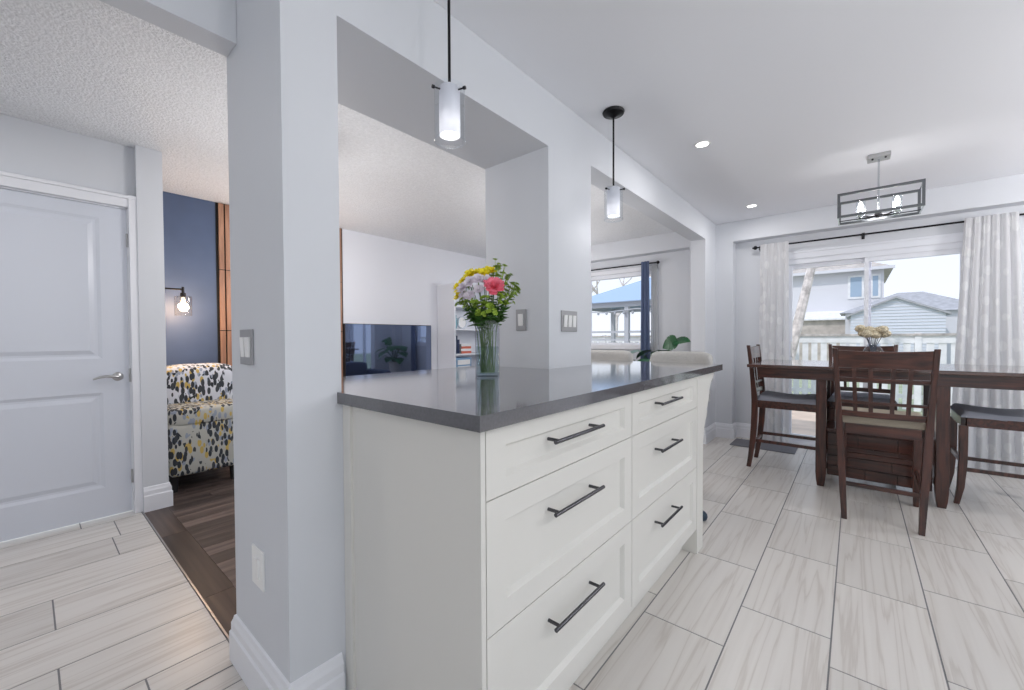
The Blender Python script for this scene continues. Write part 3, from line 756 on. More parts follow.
# ================================================================== DINING SET
def leg_curve(b, pts, w, d):
    """square-section bent post through pts"""
    for i in range(len(pts)-1): pass
    vs = []; fs = []; n = len(pts)
    for i, (x, y, z) in enumerate(pts):
        ww_ = w[i] if isinstance(w, (list, tuple)) else w; dd = d[i] if isinstance(d, (list, tuple)) else d
        for a, c in ((-1,-1),(1,-1),(1,1),(-1,1)): vs.append((x+a*ww_/2, y+c*dd/2, z))
    for i in range(n-1):
        for k in range(4): fs.append((i*4+k, i*4+(k+1)%4, (i+1)*4+(k+1)%4, (i+1)*4+k))
    fs.append((3,2,1,0)); fs.append(((n-1)*4, (n-1)*4+1, (n-1)*4+2, (n-1)*4+3))
    b.add(vs, fs); return b
CH = M['cherry']; CHX = M['cherry_x']
def make_chair(label, cush):
    """counter-height lattice-back chair; origin on the floor midway, front towards +Y"""
    t = thing('dining_chair', label, 'chair', group=None)
    def bx(z):   # y of the rear post at height z: bowed
        if z < .58: return -.245 - .05*((.58-z)/.58)**2
        return -.245 - .046*((z-.58)/.5)**1.3
    def hx(z): return .176 + .055*(z/1.09)
    for s in (-1, 1):
        pts = [(s*hx(z), bx(z), z) for z in (0,.1,.22,.36,.5,.6,.7,.8,.9,1.0,1.09)]
        b = MB(); leg_curve(b, pts, [.028,.032,.036,.038,.038,.036,.032,.030,.028,.027,.026], [.034,.038,.044,.048,.05,.048,.042,.036,.032,.030,.028]); b.build('rear_leg', CH, t, bevel=.003)
        pts = [(s*.195, y, z) for y, z in ((.240,0),(.222,.12),(.213,.3),(.213,.55))]
        b = MB(); leg_curve(b, pts, [.028,.036,.042,.044], [.028,.036,.042,.044]); b.build('front_leg', CH, t, bevel=.003)
    b = MB(); b.box(-.195,.195,.200,.225,.545,.608); b.box(-.175,.175,-.26,-.232,.545,.608)
    for s in (-1, 1): b.add([(s*.185,-.24,.545),(s*.215,-.24,.545),(s*.215,.2,.545),(s*.185,.2,.545),(s*.185,-.24,.608),(s*.215,-.24,.608),(s*.215,.2,.608),(s*.185,.2,.608)], [(0,1,2,3),(4,5,6,7),(0,1,5,4),(1,2,6,5),(2,3,7,6),(3,0,4,7)])
    b.build('seat_frame', CHX, t, bevel=.002)
    # upholstered saddle seat
    b = MB(); nx, ny = 24, 24; vs = []; fs = []
    for j in range(ny+1):
        for i in range(nx+1):
            u, v = i/nx*2-1, j/ny*2-1
            e = max(abs(u), abs(v)); hw_ = .205 + .018*(v+1)/2
            z = .609 + .038*max(0, 1-e**12)**.5 - .010*math.cos(v*PI)*.6 + .006*v*v
            vs.append((u*hw_, v*.232 - .005, z))
    for j in range(ny):
        for i in range(nx): a = j*(nx+1)+i; fs.append((a, a+1, a+nx+2, a+nx+1))
    n0 = len(vs); rim = [j*(nx+1)+i for j, i in [(0,i) for i in range(nx)] + [(j,nx) for j in range(ny)] + [(ny,i) for i in range(nx,0,-1)] + [(j,0) for j in range(ny,0,-1)]]
    for k in rim: vs.append((vs[k][0], vs[k][1], .607))
    for q in range(len(rim)): fs.append((rim[q], rim[(q+1)%len(rim)], n0+(q+1)%len(rim), n0+q))
    fs.append(tuple(range(n0, n0+len(rim))))
    b.add(vs, fs); b.build('seat', cush, t, smooth=True)
    # back: curved rails and slats
    def rail(name, z0, z1, th, arch=0):
        n = 10; vs = []; fs = []
        for i in range(n+1):
            u = i/n*2-1; zc_ = (z0+z1)/2; yy = bx(zc_) - .018*(1-u*u)
            x_ = u*(hx(zc_)-.012)
            for a, c in ((-1,-1),(1,-1),(1,1),(-1,1)):
                vs.append((x_, yy + a*th/2 + (bx(z1)-bx(z0))*(c*.5)*1.0, (z0 if c < 0 else z1 - arch*(1-u*u))))
        for i in range(n):
            for k in range(4): fs.append((i*4+k, i*4+(k+1)%4, (i+1)*4+(k+1)%4, (i+1)*4+k))
        fs.append((3,2,1,0)); fs.append(tuple(n*4+k for k in range(4)))
        MB().add(vs, fs).build(name, CHX, t, bevel=.002)
    rail('top_rail', .968, 1.078, .022, .007); rail('back_rail', .885, .905, .016); rail('back_rail', .740, .758, .016); rail('bottom_rail', .655, .692, .018)
    for u in (-.64, -.27, .22, .58):
        pts = []
        for z in (.690,.74,.8,.86,.92,.970): pts.append((u*(hx(z)-.012)*1.0, bx(z)-.018*(1-u*u)-.001, z))
        b = MB(); leg_curve(b, pts, .021, .012); b.build('back_slat', CH, t)
    MB().box(-.172,.172,-.268,-.248,.205,.230).build('stretcher', CHX, t, bevel=.002)
    MB().box(-.18,.18,.205,.228,.285,.318).build('footrest', CHX, t, bevel=.002)
    for s in (-1, 1): MB().bar((s*.180,-.25,.245), (s*.192,.21,.245), .018, .026).build('stretcher', CH, t, bevel=.002)
    return t
CHAIRG = None
near = make_chair('dark wood lattice-back dining chair seen from behind, nearest of the set', M['cushion_tan'])
near.location = (.130, 3.655, 0); near.rotation_euler = (0, 0, 0.0)
left = dup(near, (-.432, 4.345, 0), -PI/2, 'dark wood dining chair with grey seat at left end of table')
right = dup(near, (.787, 4.345, 0), PI/2, 'dark wood dining chair with grey seat, cut off at the right of picture')
far = dup(near, (.045, 4.665, 0), PI, 'dark wood dining chair on far side of table behind the small vase')
for c_ in (left, right, far):
    for k in c_.children:
        if k.name.startswith('seat') and not k.name.startswith('seat_frame'):
            k.data = k.data.copy(); k.data.materials[0] = M['cushion']

TX0, TX1, TY0, TY1 = -.693, 1.02, 3.865, 4.79
tb = thing('dining_table', 'dark cherry wood counter-height dining table with plank storage base', 'table', (.14, 4.33, 0))
def TL(b, name, m, parent=tb, **k): return CL(b, name, m, parent, (.14, 4.33, 0), **k)
TL(MB().box(TX0,TX1,TY0,TY1,.912,.938), 'tabletop', wood_mat('table_top_wood', (.040,.020,.017), (.11,.05,.038), axis=0, rough=.12, coat=.8), bevel=.006)
b = MB(); b.box(-.62,.935,3.925,3.95,.828,.912); b.box(-.62,.935,4.70,4.725,.828,.912); b.box(-.62,-.595,3.95,4.70,.828,.912); b.box(.91,.935,3.95,4.70,.828,.912)
TL(b, 'apron', M['cherry_x'], bevel=.002)
for x in (-.200, .455):
    for y, s in ((3.985, -1), (4.665, 1)):
        b = MB(); leg_curve(b, [(x, y, 0),(x,y,.05),(x,y,.11),(x,y,.828)], [.044,.058,.066,.066], [.044,.058,.066,.066]); TL(b, 'leg', CH, bevel=.003)
b = MB(); b.box(-.165,.42,4.06,4.40,.075,.42)
TL(b, 'storage_base', M['cherry_x'], bevel=.004)
b = MB()
for i, (z0, z1) in enumerate(((.085,.155),(.160,.235),(.24,.315),(.32,.41))):
    x = -.16
    for w_ in ((.22,.18,.18),(.12,.25,.21),(.27,.14,.17),(.18,.22,.18))[i]:
        b.box(x+.003, x+w_-.003, 4.048+.003*((i+int(w_*100))%3), 4.06, z0, z1); x += w_
TL(b, 'plank_front', M['cherry_x'], bevel=.002)
b = MB(); b.box(-.18,.435,4.045,4.415,.42,.445); TL(b, 'base_top', M['cherry_x'], bevel=.003)
b = MB()
for x in (-.200, .455): b.box(x-.02, x+.02, 4.018, 4.632, .10, .15)
TL(b, 'base_rail', CH, bevel=.002)

# small glass vase of dried flowers on the table
vx, vy = .106, 4.30
v = thing('glass_vase', 'small round clear glass vase on the dining table', 'vase', (vx, vy, .938))
b = MB().lathe([(0,.003),(.035,.0),(.055,.02),(.068,.06),(.066,.10),(.05,.135),(.038,.15),(.040,.160)], n=32); b.build('bowl', M['vase_glass'], v, smooth=True)
MB().lathe([(0,.005),(.033,.005),(.052,.022),(.064,.06),(.063,.085),(0,.085)], n=32).build('water', M['water'], v, smooth=True)
for i in range(9):
    a = i*2.4; r = .03+.06*(i % 3)/2
    top = ((i-4)*.0185, .035*math.sin(a), .256 + .022*math.cos(i*1.9))
    f = thing('dried_flower', 'beige dried puffball flower in the small table vase', 'flower', (vx, vy, .945), 0, 'dried flowers in table vase')
    MB().tube([(.008*math.cos(a),.008*math.sin(a),.01),(top[0]*.25,top[1]*.3,.14),(top[0]*.8,top[1],top[2])], .0028, n=6).build('stem', M['dried_stem'], f)
    b = MB(); R_ = .034
    for j in range(5):
        q = (random.uniform(-.012,.012), random.uniform(-.012,.012), random.uniform(-.01,.01))
        b.lathe([(0,-R_*.75),(R_*.6,-R_*.5),(R_*.85,0),(R_*.6,R_*.55),(0,R_*.75)], (top[0]+q[0], top[1]+q[1], top[2]+q[2]), n=10)
    b.build('bloom', M['dried'], f, smooth=True)

# ================================================================== BOUQUET ON THE COUNTER
VX, VY = -1.244, 1.311
vs_ = thing('glass_vase', 'tall clear cylinder vase on the grey counter', 'vase', (VX, VY, 1.0))
MB().lathe([(0,.0),(.052,.0),(.054,.004),(.054,.243)], n=40).build('cylinder', M['vase_glass'], vs_, smooth=True)
MB().lathe([(0,.003),(.050,.003),(.050,.012),(0,.012)], n=40).build('thick_base', M['water'], vs_, smooth=True)
MB().lathe([(0,.014),(.049,.014),(.049,.13),(0,.13)], n=40).build('water', M['water'], vs_, smooth=True)
# toward the picture's left: -X-ish; build with a local side axis
SA = Vector((math.cos(YAW), math.sin(YAW), 0)); SF = Vector((-math.sin(YAW), math.cos(YAW), 0))
def petals(b, c, nrm, R_, rings, m=0, cup=.5):
    nrm = Vector(nrm).normalized(); ref = Vector((0,0,1)) if abs(nrm.z) < .9 else Vector((1,0,0))
    a = nrm.cross(ref).normalized(); d = nrm.cross(a); c = Vector(c)
    for ri in range(rings):
        f = (ri+1)/rings; n = int(6+9*f); L = R_*(.35+.65*f); tilt0 = (1-f)*1.15 + .12; L0 = L
        for k in range(n):
            tilt = tilt0 + random.uniform(-.28,.28); L = L0*random.uniform(.82,1.12)
            th = 2*PI*k/n + ri*.4 + random.uniform(-.1,.1); dr = a*math.cos(th)+d*math.sin(th); sd = nrm.cross(dr)
            w_ = L*.30; tip = c + dr*L*math.cos(tilt) + nrm*L*math.sin(tilt)*.8
            mid_ = c + dr*L*.6*math.cos(tilt*.8) + nrm*L*.55*math.sin(tilt) - nrm*R_*.05
            b.add([c, mid_ - sd*w_, tip - sd*w_*.35 + nrm*R_*.06, tip + sd*w_*.35 + nrm*R_*.06, mid_ + sd*w_], [(0,1,2,3,4)], 0, m)
def leafs(b, p, dirv, L, w_):
    p = Vector(p); d = Vector(dirv).normalized(); s_ = d.cross(Vector((0,0,1)))
    s_ = s_.normalized() if s_.length > .01 else Vector((1,0,0)); u = s_.cross(d)
    b.add([p, p+d*L*.35+s_*w_+u*.002, p+d*L*.75+s_*w_*.7-u*.004, p+d*L-u*.008, p+d*L*.75-s_*w_*.7-u*.004, p+d*L*.35-s_*w_+u*.002, p+d*L*.5-u*.006], [(0,1,6),(1,2,6),(2,3,6),(3,4,6),(4,5,6),(5,0,6)])
FL = []  # (side, depth, height, kind, size)
for s_, dpt, h in ((-.115,.02,.418),(-.075,-.02,.448),(-.045,.02,.462),(-.10,.06,.44),(-.013,-.03,.452),(.012,.01,.470),(-.128,-.01,.395),(-.125,.0,.36)): FL.append((s_, dpt, h, 'yellow', .031))
for s_, dpt, h in ((-.105,-.055,.385),(-.07,-.085,.407),(-.030,-.080,.374),(-.070,-.085,.350),(-.002,-.06,.418),(-.035,-.075,.420),(-.10,-.05,.352)): FL.append((s_, dpt, h, 'white', .027))
FL.append((.036, -.075, .388, 'pink', .048))
for s_, dpt, h in ((.085,.0,.43),(.105,.03,.40),(.075,-.04,.46),(.045,.03,.50),(.118,-.02,.375),(.03,.05,.47),(-.09,-.06,.325),(-.115,.0,.345),(-.06,-.09,.32),(.06,-.08,.345),(.0,-.09,.325),(.03,-.095,.30),(-.03,-.09,.295),(.09,-.03,.34),(-.10,.0,.375),(.125,.0,.40)): FL.append((s_, dpt, h, 'green', .020))
names = {'yellow': ('yellow_chrysanthemum', 'yellow chrysanthemum at upper left of the bouquet', 'yellow chrysanthemums in bouquet'),
         'white': ('white_chrysanthemum', 'pale lilac white chrysanthemum in middle of the bouquet', 'white chrysanthemums in bouquet'),
         'pink': ('pink_carnation', 'single bright pink carnation in the counter bouquet', None),
         'green': ('green_chrysanthemum', 'sprig of small lime green blooms in the counter bouquet', 'green sprigs in bouquet')}
mats_ = {'yellow': 'yellow', 'white': 'white_petal', 'pink': 'pink', 'green': 'lime'}
for i, (s_, dpt, h, k, R_) in enumerate(FL):
    nm, lab, grp = names[k]
    f = thing(nm, lab, 'flower', (VX, VY, 1.0), 0, grp)
    top = SA*s_ + SF*dpt + Vector((0,0,h)); an = i*2.39996
    bot = Vector((.030*math.cos(an), .030*math.sin(an), .016)); mid_ = Vector((.022*math.cos(an)+s_*.2*SA.x, .022*math.sin(an)+s_*.2*SA.y, .20)) 
    lo = top*.62; lo.z = .19 + (h-.19)*.55
    MB().tube([bot, (bot+mid_)/2, mid_, lo, top], .0018, n=6).build('stem', M['stem'], f)
    out = (Vector((top.x, top.y, 0))*3.2 + Vector((0,0,.32)) - SF*.25)
    b = MB()
    if k == 'green':
        for j in range(7):
            q = top + Vector((random.uniform(-.022,.022), random.uniform(-.022,.022), random.uniform(-.03,.018)))
            petals(b, q, (q-lo), .013, 2)
            b.tube([lo + (top-lo)*.55, q], .0012, n=4)
    else: petals(b, top - out.normalized()*.004, out, R_, 5 if k != 'pink' else 7)
    b.build('bloom', M[mats_[k]], f, recalc=False)
    b = MB()
    for j in range(12 if k == 'green' else 9):
        t_ = .30 + .06*j; q = mid_ + (lo-mid_)*(t_*1.2) if t_ < .8 else lo + (top-lo)*((t_-.8)*3)
        th = random.uniform(0, 2*PI); leafs(b, q, (math.cos(th), math.sin(th), random.uniform(-.2,.7)), random.uniform(.028,.05), .011)
    b.build('leaves', M['leafy'], f, recalc=False)

# ================================================================== STOOLS BEHIND THE COUNTER
def stool(x, y, label):
    t = thing('bar_stool', label, 'stool', (x, y, 0), 0, None)
    # thick padded backrest, curved in plan, facing the counter (-Y)
    n, k = 18, 16; vs = []; fs = []
    for i in range(n+1):
        u = i/n*2-1; ang = u*.58; R_ = .42; cx = R_*math.sin(ang)*1.0; cy = R_*math.cos(ang) - R_ + .205
        e = (1-abs(u)**9)**.5*.9+.1; hz = .115*e; th = .034*e
        for j in range(k):
            a = 2*PI*j/k; ca, sa = math.cos(a), math.sin(a)
            px = math.copysign(abs(ca)**.75, ca)*th; pz = math.copysign(abs(sa)**.4, sa)*hz
            vs.append((cx + px*math.sin(ang), cy + px*math.cos(ang), .945+pz))
    for i in range(n):
        for j in range(k): fs.append((i*k+j, i*k+(j+1)%k, (i+1)*k+(j+1)%k, (i+1)*k+j))
    fs.append(tuple(range(k))); fs.append(tuple(n*k+j for j in range(k)))
    MB().add(vs, fs).build('backrest', M['boucle'], t, smooth=True)
    MB().lathe([(0,.655),(.17,.655),(.200,.665),(.205,.69),(.20,.72),(.17,.735),(0,.738)], n=32).build('seat', M['boucle'], t, smooth=True)
    for s in (-1, 1): MB().tube([(s*.13,.12,.66),(s*.15,.19,.72),(s*.13,.205,.88)], .010, n=8).build('back_support', M['black'], t, smooth=True)
    for sx in (-1,1):
        for sy in (-1,1): MB().tube([(sx*.09, sy*.09, .655), (sx*.12, sy*.12, .0)], [.014,.010], n=10).build('leg', M['black'], t, smooth=True)
    b = MB(); q = .108
    for a_, c_ in (((-q,-q),(q,-q)),((q,-q),(q,q)),((q,q),(-q,q)),((-q,q),(-q,-q))): b.tube([(*a_,.22),(*c_,.22)], .008, n=8)
    b.build('footrest', M['black'], t, smooth=True)
    return t
stool(-.985, 2.93, 'cream padded bar stool behind counter end, nearer the patio')
stool(-1.57, 2.93, 'cream padded bar stool partly hidden by the middle column')

# ================================================================== LIVING ROOM
# television
tv = thing('television', 'large black flat television on white living room wall', 'television', (LX+.03, 3.05, .71))
MB().box(-.028,.028,-.640,.640,0,.635).build('body', M['plastic'], tv, bevel=.004)
MB().box(.0282,.0300,-.632,.632,.012,.628).build('screen', M['tv'], tv)
# low console beneath (its top stays hidden by the counter)
cs = thing('media_console', 'low white console beneath the television, hidden by counter', 'cabinet', (LX+.22, 3.05, 0))
MB().box(-.20,.20,-.75,.75,.08,.50).build('body', M['shelf'], cs, bevel=.004)
for y in (-.70,.70):
    for x in (-.17,.17): MB().bar((x,y,0),(x,y,.08),.04).build('leg', M['shelf'], cs)
for y in (-.5,0,.5): MB().box(.2,.215,y-.24,y+.24,.10,.48).build('door', M['shelf'], cs, bevel=.002)

# bookshelf
SY0, SY1, SX = 3.845, 4.66, -4.275
bs = thing('bookshelf', 'tall white open bookshelf in the living room corner', 'bookshelf', (SX-.18, 4.25, 0))
def BL(b, name, m, parent=bs, **k): return CL(b, name, m, parent, (SX-.18, 4.25, 0), **k)
for y in (SY0, SY1-.022): BL(MB().box(LX+.005, SX, y, y+.022, 0, 1.93), 'side_panel', M['shelf'])
BL(MB().box(LX+.005, LX+.012, SY0+.022, SY1-.022, .05, 1.93), 'back_panel', M['shelf'])
BL(MB().box(LX+.012, SX, SY0+.022, SY1-.022, 1.908, 1.93), 'top_panel', M['shelf'])
SHZ = (.05, .40, .64, .92, 1.275, 1.60)
for z in SHZ: BL(MB().box(LX+.012, SX-.004, SY0+.022, SY1-.022, z, z+.022), 'shelf', M['shelf'])
def book(x, y, z, w, d, h, m, label, lean=0, group=None, flat=False):
    t = thing('book', label, 'book', (x, y, z), 0, group)
    if flat:
        c = MB(); c.box(-d/2,d/2,-h/2,h/2,0,.003); c.box(-d/2,d/2,-h/2,h/2,w-.003,w); c.box(d/2-.003,d/2,-h/2,h/2,.003,w-.003)
        c.build('cover', m, t); MB().box(-d/2+.004,d/2-.003,-h/2+.004,h/2-.004,.003,w-.003).build('pages', M['paper'], t)
    else:
        c = MB(); c.box(-d/2,d/2,0,.003,0,h); c.box(-d/2,d/2,w-.003,w,0,h); c.box(d/2-.003,d/2,.003,w-.003,0,h)
        c.build('cover', m, t); MB().box(-d/2+.004,d/2-.003,.003,w-.003,.004,h-.004).build('pages', M['paper'], t)
        t.rotation_euler = (lean, 0, 0)
    return t
zb = .9425
bxx = SX-.13
for i, (w_, h_, m_, lab) in enumerate(((.035,.27,'book_navy','tall navy book upright at left of bookshelf'),(.028,.255,'book_navy','second navy book from the left on bookshelf'),(.030,.20,'book_navy','short navy book upright beside the stack on bookshelf'))):
    book(bxx, SY0+.03+i*.036, zb, w_, .17, h_, M[m_], lab)
for i, (m_, h_) in enumerate((('book_red',.20),('book_white',.21),('book_red',.19),('book_white',.20))):
    book(bxx, SY0+.27, zb+.034*i, .033, .16, h_, M[m_], ['red book lying at bottom of the shelf stack','white book lying second from bottom of the shelf stack','red book lying third from bottom of the shelf stack','white book lying on top of the shelf stack'][i], flat=True)
t = thing('storage_box', 'blue storage box with white drawers on lower bookshelf', 'box', (SX-.15, SY0+.20, .6625))
MB().box(-.12,.12,-.15,.15,0,.22).build('body', M['box_blue'], t, bevel=.004)
for z in (.03,.12): MB().box(.12,.126,-.12,.12,z,z+.07).build('drawer', M['book_white'], t)
t = thing('jug', 'small teal jug on the upper bookshelf', 'jug', (SX-.10, SY0+.085, 1.2975))
MB().lathe([(0,0),(.035,0),(.045,.05),(.04,.12),(.028,.16),(.034,.19)], n=24).build('body', M['teal'], t, smooth=True)
MB().tube([(0,.036,.15),(0,.075,.14),(0,.078,.08),(0,.044,.05)], .006, n=8).build('handle', M['teal'], t, smooth=True)
t = thing('desk_clock', 'round white clock standing on the upper bookshelf', 'clock', (SX-.12, SY0+.25, 1.2975))
MB().lathe([(.075,-.012),(.088,-.012),(.088,.012),(.075,.012),(.075,-.012)], (0,0,.092), n=32, axis='x').build('rim', M['chrome'], t, smooth=True)
MB().lathe([(0,-.006),(.076,-.006),(.076,.004),(0,.004)], (0,0,.092), n=32, axis='x').build('face', M['book_white'], t)
MB().box(-.03,.03,-.03,.03,0,.008).build('foot', M['chrome'], t)

# wood slat panel between the navy wall and the white wall
sp = thing('slat_panel', 'walnut slat wall panel beside the navy wall', 'wall panel', (LX, 1.8, 0))
MB().box(0.001,.008,-.625,.62,.0,ZC-.004).build('backing', M['felt'], sp)
b = MB(); y = -.605
while y < .60:
    for z0, z1 in ((.005,.655),(.663,1.245),(1.253,1.825),(1.833,ZC-.008)): b.box(.008,.026,y,y+.040,z0,z1)
    y += .053
b.build('slats', M['slat'], sp)

# wall sconce
sc = thing('wall_sconce', 'black wall sconce with clear glass shade lit before navy wall', 'wall lamp', (-4.42, .63, 1.595))
MB().box(-.05,.05,0,.015,-.08,.08).build('back_plate', M['black'], sc)
MB().tube([(0,.01,0),(0,.245,0)], .0075, n=10).build('arm', M['black'], sc, smooth=True)
b = MB(); b.tube([(0,.245,.022),(0,.245,-.03)], .010, n=12); b.lathe([(0,-.028),(.020,-.030),(.022,-.065),(0,-.065)], (0,.245,0), n=20); b.build('socket', M['black'], sc, smooth=True)
MB().lathe([(.0,-.058),(.058,-.06),(.060,-.066),(.060,-.225)], (0,.245,0), n=32).build('glass_shade', M['sconce_glass'], sc, smooth=True)
MB().lathe([(0,-.066),(.010,-.07),(.016,-.10),(.021,-.13),(.014,-.155),(0,-.162)], (0,.245,0), n=20).build('bulb', M['bulb_warm'], sc, smooth=True)
lamp('sconce_lamp', 'POINT', (0,.245,-.15), 16, sc, .05, (1,.68,.42))

# floral armchair
ac = thing('armchair', 'floral print armchair before the navy wall', 'armchair', (-4.22, .93, 0))
def puff(b, x0, x1, y0, y1, z0, z1, e=.12, nn=8):
    """rounded cushion block"""
    cx, cy, cz = (x0+x1)/2, (y0+y1)/2, (z0+z1)/2; hx_, hy_, hz_ = (x1-x0)/2, (y1-y0)/2, (z1-z0)/2; N = 20
    vs = []; fs = []
    for i in range(N+1):
        th = PI*i/N - PI/2
        for j in range(2*N):
            ph = 2*PI*j/(2*N)
            f = lambda c, p: math.copysign(abs(c)**p, c)
            p_ = e*2
            vs.append((cx + hx_*f(math.cos(th), p_)*f(math.cos(ph), p_), cy + hy_*f(math.cos(th), p_)*f(math.sin(ph), p_), cz + hz_*f(math.sin(th), p_)))
    for i in range(N):
        for j in range(2*N): fs.append((i*2*N+j, i*2*N+(j+1)%(2*N), (i+1)*2*N+(j+1)%(2*N), (i+1)*2*N+j))
    b.add(vs, fs)
def AL(b, name, m, **k): return CL(b, name, m, ac, (-4.22,.93,0), **k)
b = MB(); puff(b, -4.56, -3.90, .66, 1.19, .12, .53, .07); AL(b, 'base', M['floral'], smooth=True)
b = MB(); puff(b, -4.50, -3.89, .665, 1.185, .50, .645, .15); AL(b, 'seat_cushion', M['floral'], smooth=True)
b = MB(); puff(b, -4.58, -4.24, .66, 1.26, .52, .955, .25); AL(b, 'backrest', M['floral_light'], smooth=True)
for x in (-4.5,-3.98):
    for y in (.71,1.10): AL(MB().bar((x,y,0),(x,y,.14),.035,w2=.05,h2=.05), 'leg', M['plastic'])

# monstera plant by the living-room window
mp_ = thing('potted_monstera', 'large green monstera plant in pale pot beside living room window', 'plant', (-1.85, 4.93, 0))
MB().lathe([(0,.40),(.09,.40),(.125,.66),(.13,.68),(.12,.68),(.115,.65),(0,.65)], n=32).build('pot', M['pot'], mp_, smooth=True)
MB().lathe([(0,.652),(.114,.652)], n=24).build('soil', M['soil'], mp_)
st = thing('plant_stand', 'small wooden stand carrying the monstera pot behind the stools', 'plant stand', (-1.85, 4.93, 0))
MB().lathe([(0,.37),(.15,.37),(.15,.395),(0,.395)], n=32).build('top', M['slat'], st)
for a in range(3): MB().tube([(.11*math.cos(a*2.094), .11*math.sin(a*2.094), .37), (.16*math.cos(a*2.094), .16*math.sin(a*2.094), 0)], .013, n=8).build('leg', M['slat'], st)
def monstera(tip, dirv, L, droop, face=None):
    b = MB(); d = Vector(dirv).normalized(); s_ = d.cross(Vector(face) if face else Vector((0,0,1))).normalized(); u = s_.cross(d)
    prof = [(0,.0),(-.08,.2),(-.04,.38),(.08,.50),(.22,.56),(.29,.56),(.30,.40),(.33,.55),(.45,.52),(.50,.50),(.51,.34),(.54,.47),(.68,.37),(.80,.25),(.92,.11),(1.0,.0)]
    mids = [Vector(tip)]
    for sg in (-1, 1):
        vs = []
        for a, w_ in prof:
            vs.append(Vector(tip) + d*(a*L) + s_*(sg*w_*L*.95) + u*(-droop*a*a*L + .18*w_*L - .25*w_*w_*L))
        k = len(vs)
        cs_ = [Vector(tip) + d*(a*L) + u*(-droop*a*a*L) for a, w_ in prof]
        fs = []
        for i in range(k-1): fs.append((i, i+1, k+i+1, k+i))
        b.add(vs + cs_, fs)
    return b
LV = [(.24,-.03,1.123,-.24,-.03,-.105,1),(.225,-.01,1.115,.16,-.05,.03,1),(.02,.02,1.00,-1,-.2,.0),(.06,-.02,.98,.2,-1,-.2),(-.20,.02,.99,-1,-.3,.0),(-.16,-.16,1.0,-.8,-.7,0),(.14,-.16,.95,.3,-.9,0),(-.02,-.22,.90,0,-1,-.2),(-.28,-.04,.88,-1,-.1,0),(.05,.08,1.0,.2,.6,.0),(-.12,-.16,.78,-.5,-1,0),(.12,-.14,.80,.5,-.9,-.1),(-.10,.05,1.0,-.7,.1,.0),(-.22,-.08,.76,-1,-.4,-.1)]
for x, y, z, dx, dy, dz, *fc in LV:
    s_ = MB().tube([(x*.15,y*.15,.655),(x*.4,y*.4,.655+(z-.655)*.6),(x,y,z)], [.007,.006,.004], n=8).build('stalk', M['leaf'], mp_, smooth=True)
    monstera((x,y,z), (dx,dy,dz-(0 if fc else .15)), .21 if not fc else .185, .35 if not fc else .25, (.3,-.8,.55 if dx < 0 else 1.3) if fc else None).build('leaf', M['leaf'], s_, recalc=False)

# dark sofa behind the partition (seen in the television)
sf = thing('sofa', 'dark blue sofa seen only as a reflection in the television', 'sofa', (-2.47, 3.45, 0), -PI/2)
b = MB(); puff(b, -.62,.62,-.38,.38,.10,.43,.06); b.build('base', M['book_navy'], sf, smooth=True)
b = MB(); puff(b, -.62,.62,.18,.42,.36,.74,.12); b.build('backrest', M['book_navy'], sf, smooth=True)
for s in (-1,1):
    b = MB(); puff(b, s*.66-.09, s*.66+.09,-.40,.42,.06,.60,.12); b.build('arm', M['book_navy'], sf, smooth=True)
for x in (-.6,.6):
    for y in (-.3,.3): MB().bar((x,y,0),(x,y,.12),.04).build('leg', M['plastic'], sf)

# ================================================================== OUTSIDE
GZ = -.42
struct(MB().box(-30,30,8.6,60,GZ-.2,GZ).build('ground', M['grass']))
struct(MB().box(-6,6,YR+.15,8.6,-.25,-.10).build('ground', M['stone']))
# board fence
FY = 12.0
fe = thing('fence', 'white wooden board fence with slatted top across the yard', 'fence', (0, FY, GZ))
H = 1.62
MB().box(-12,9,-.07,.07,H-.035,H+.01).build('cap_rail', M['fence_cap'], fe)
b = MB(); b.box(-12,9,-.03,.03,H-.19,H-.035) ; b.box(-12,9,.0,.04,.25,.34); b.build('rail', M['fence'], fe)
b = MB(); x = -12
while x < 9: b.box(x, x+.115, -.012,.012,.02,H-.19); x += .175
b.build('picket', M['fence'], fe)
x = -11
while x < 9: MB().box(x-.05,x+.05,-.05,.05,0,H+.03).build('post', M['fence'], fe); x += 2.4

# garage
ga = thing('garage', 'pale blue sided garage with grey gable roof beyond fence', 'garage', (1.05, 20, GZ))
def prism_roof(b, x0, x1, y0, y1, ze, zr, ov=.12, t=.07):
    xm = (x0+x1)/2
    for s in (-1, 1):
        xe = xm + s*((x1-x0)/2+ov); zz = ze - ov*(zr-ze)/((x1-x0)/2)
        v = [(xe,y0-ov,zz),(xm,y0-ov,zr),(xm,y1+ov,zr),(xe,y1+ov,zz)]; v += [(a,c,e+t) for a,c,e in v]
        b.add(v, [(0,1,2,3),(4,5,6,7),(0,1,5,4),(1,2,6,5),(2,3,7,6),(3,0,4,7)])
ez, rz_ = 1.92-GZ, 2.50-GZ
b = MB(); b.prism([(-1.20,0),(1.28,0),(1.28,ez),(.04,rz_),(-1.20,ez)], 0, 3.0, 'xz'); b.build('wall', M['siding_blue'], ga)
b = MB()
z = .3
while z < rz_-.05:
    hw_ = 1.24 if z < ez else max(0, (rz_-z)/(rz_-ez)*1.24)
    if hw_ > .1: b.box(.04-hw_, .04+hw_, -.018, -.001, z, z+.022)
    z += .11
b.build('siding_laps', M['siding'], ga)
b = MB(); prism_roof(b, -1.20, 1.28, 0, 3.0, ez, rz_); b.build('roof', M['roof'], ga)
hz0, hz1 = 2.15-GZ, 3.05-GZ
v = [(-1.6,3.0,hz0),(3.0,3.0,hz0),(3.0,6.2,hz0),(-1.6,6.2,hz0),(.35,4.8,hz1),(1.15,4.8,hz1)]
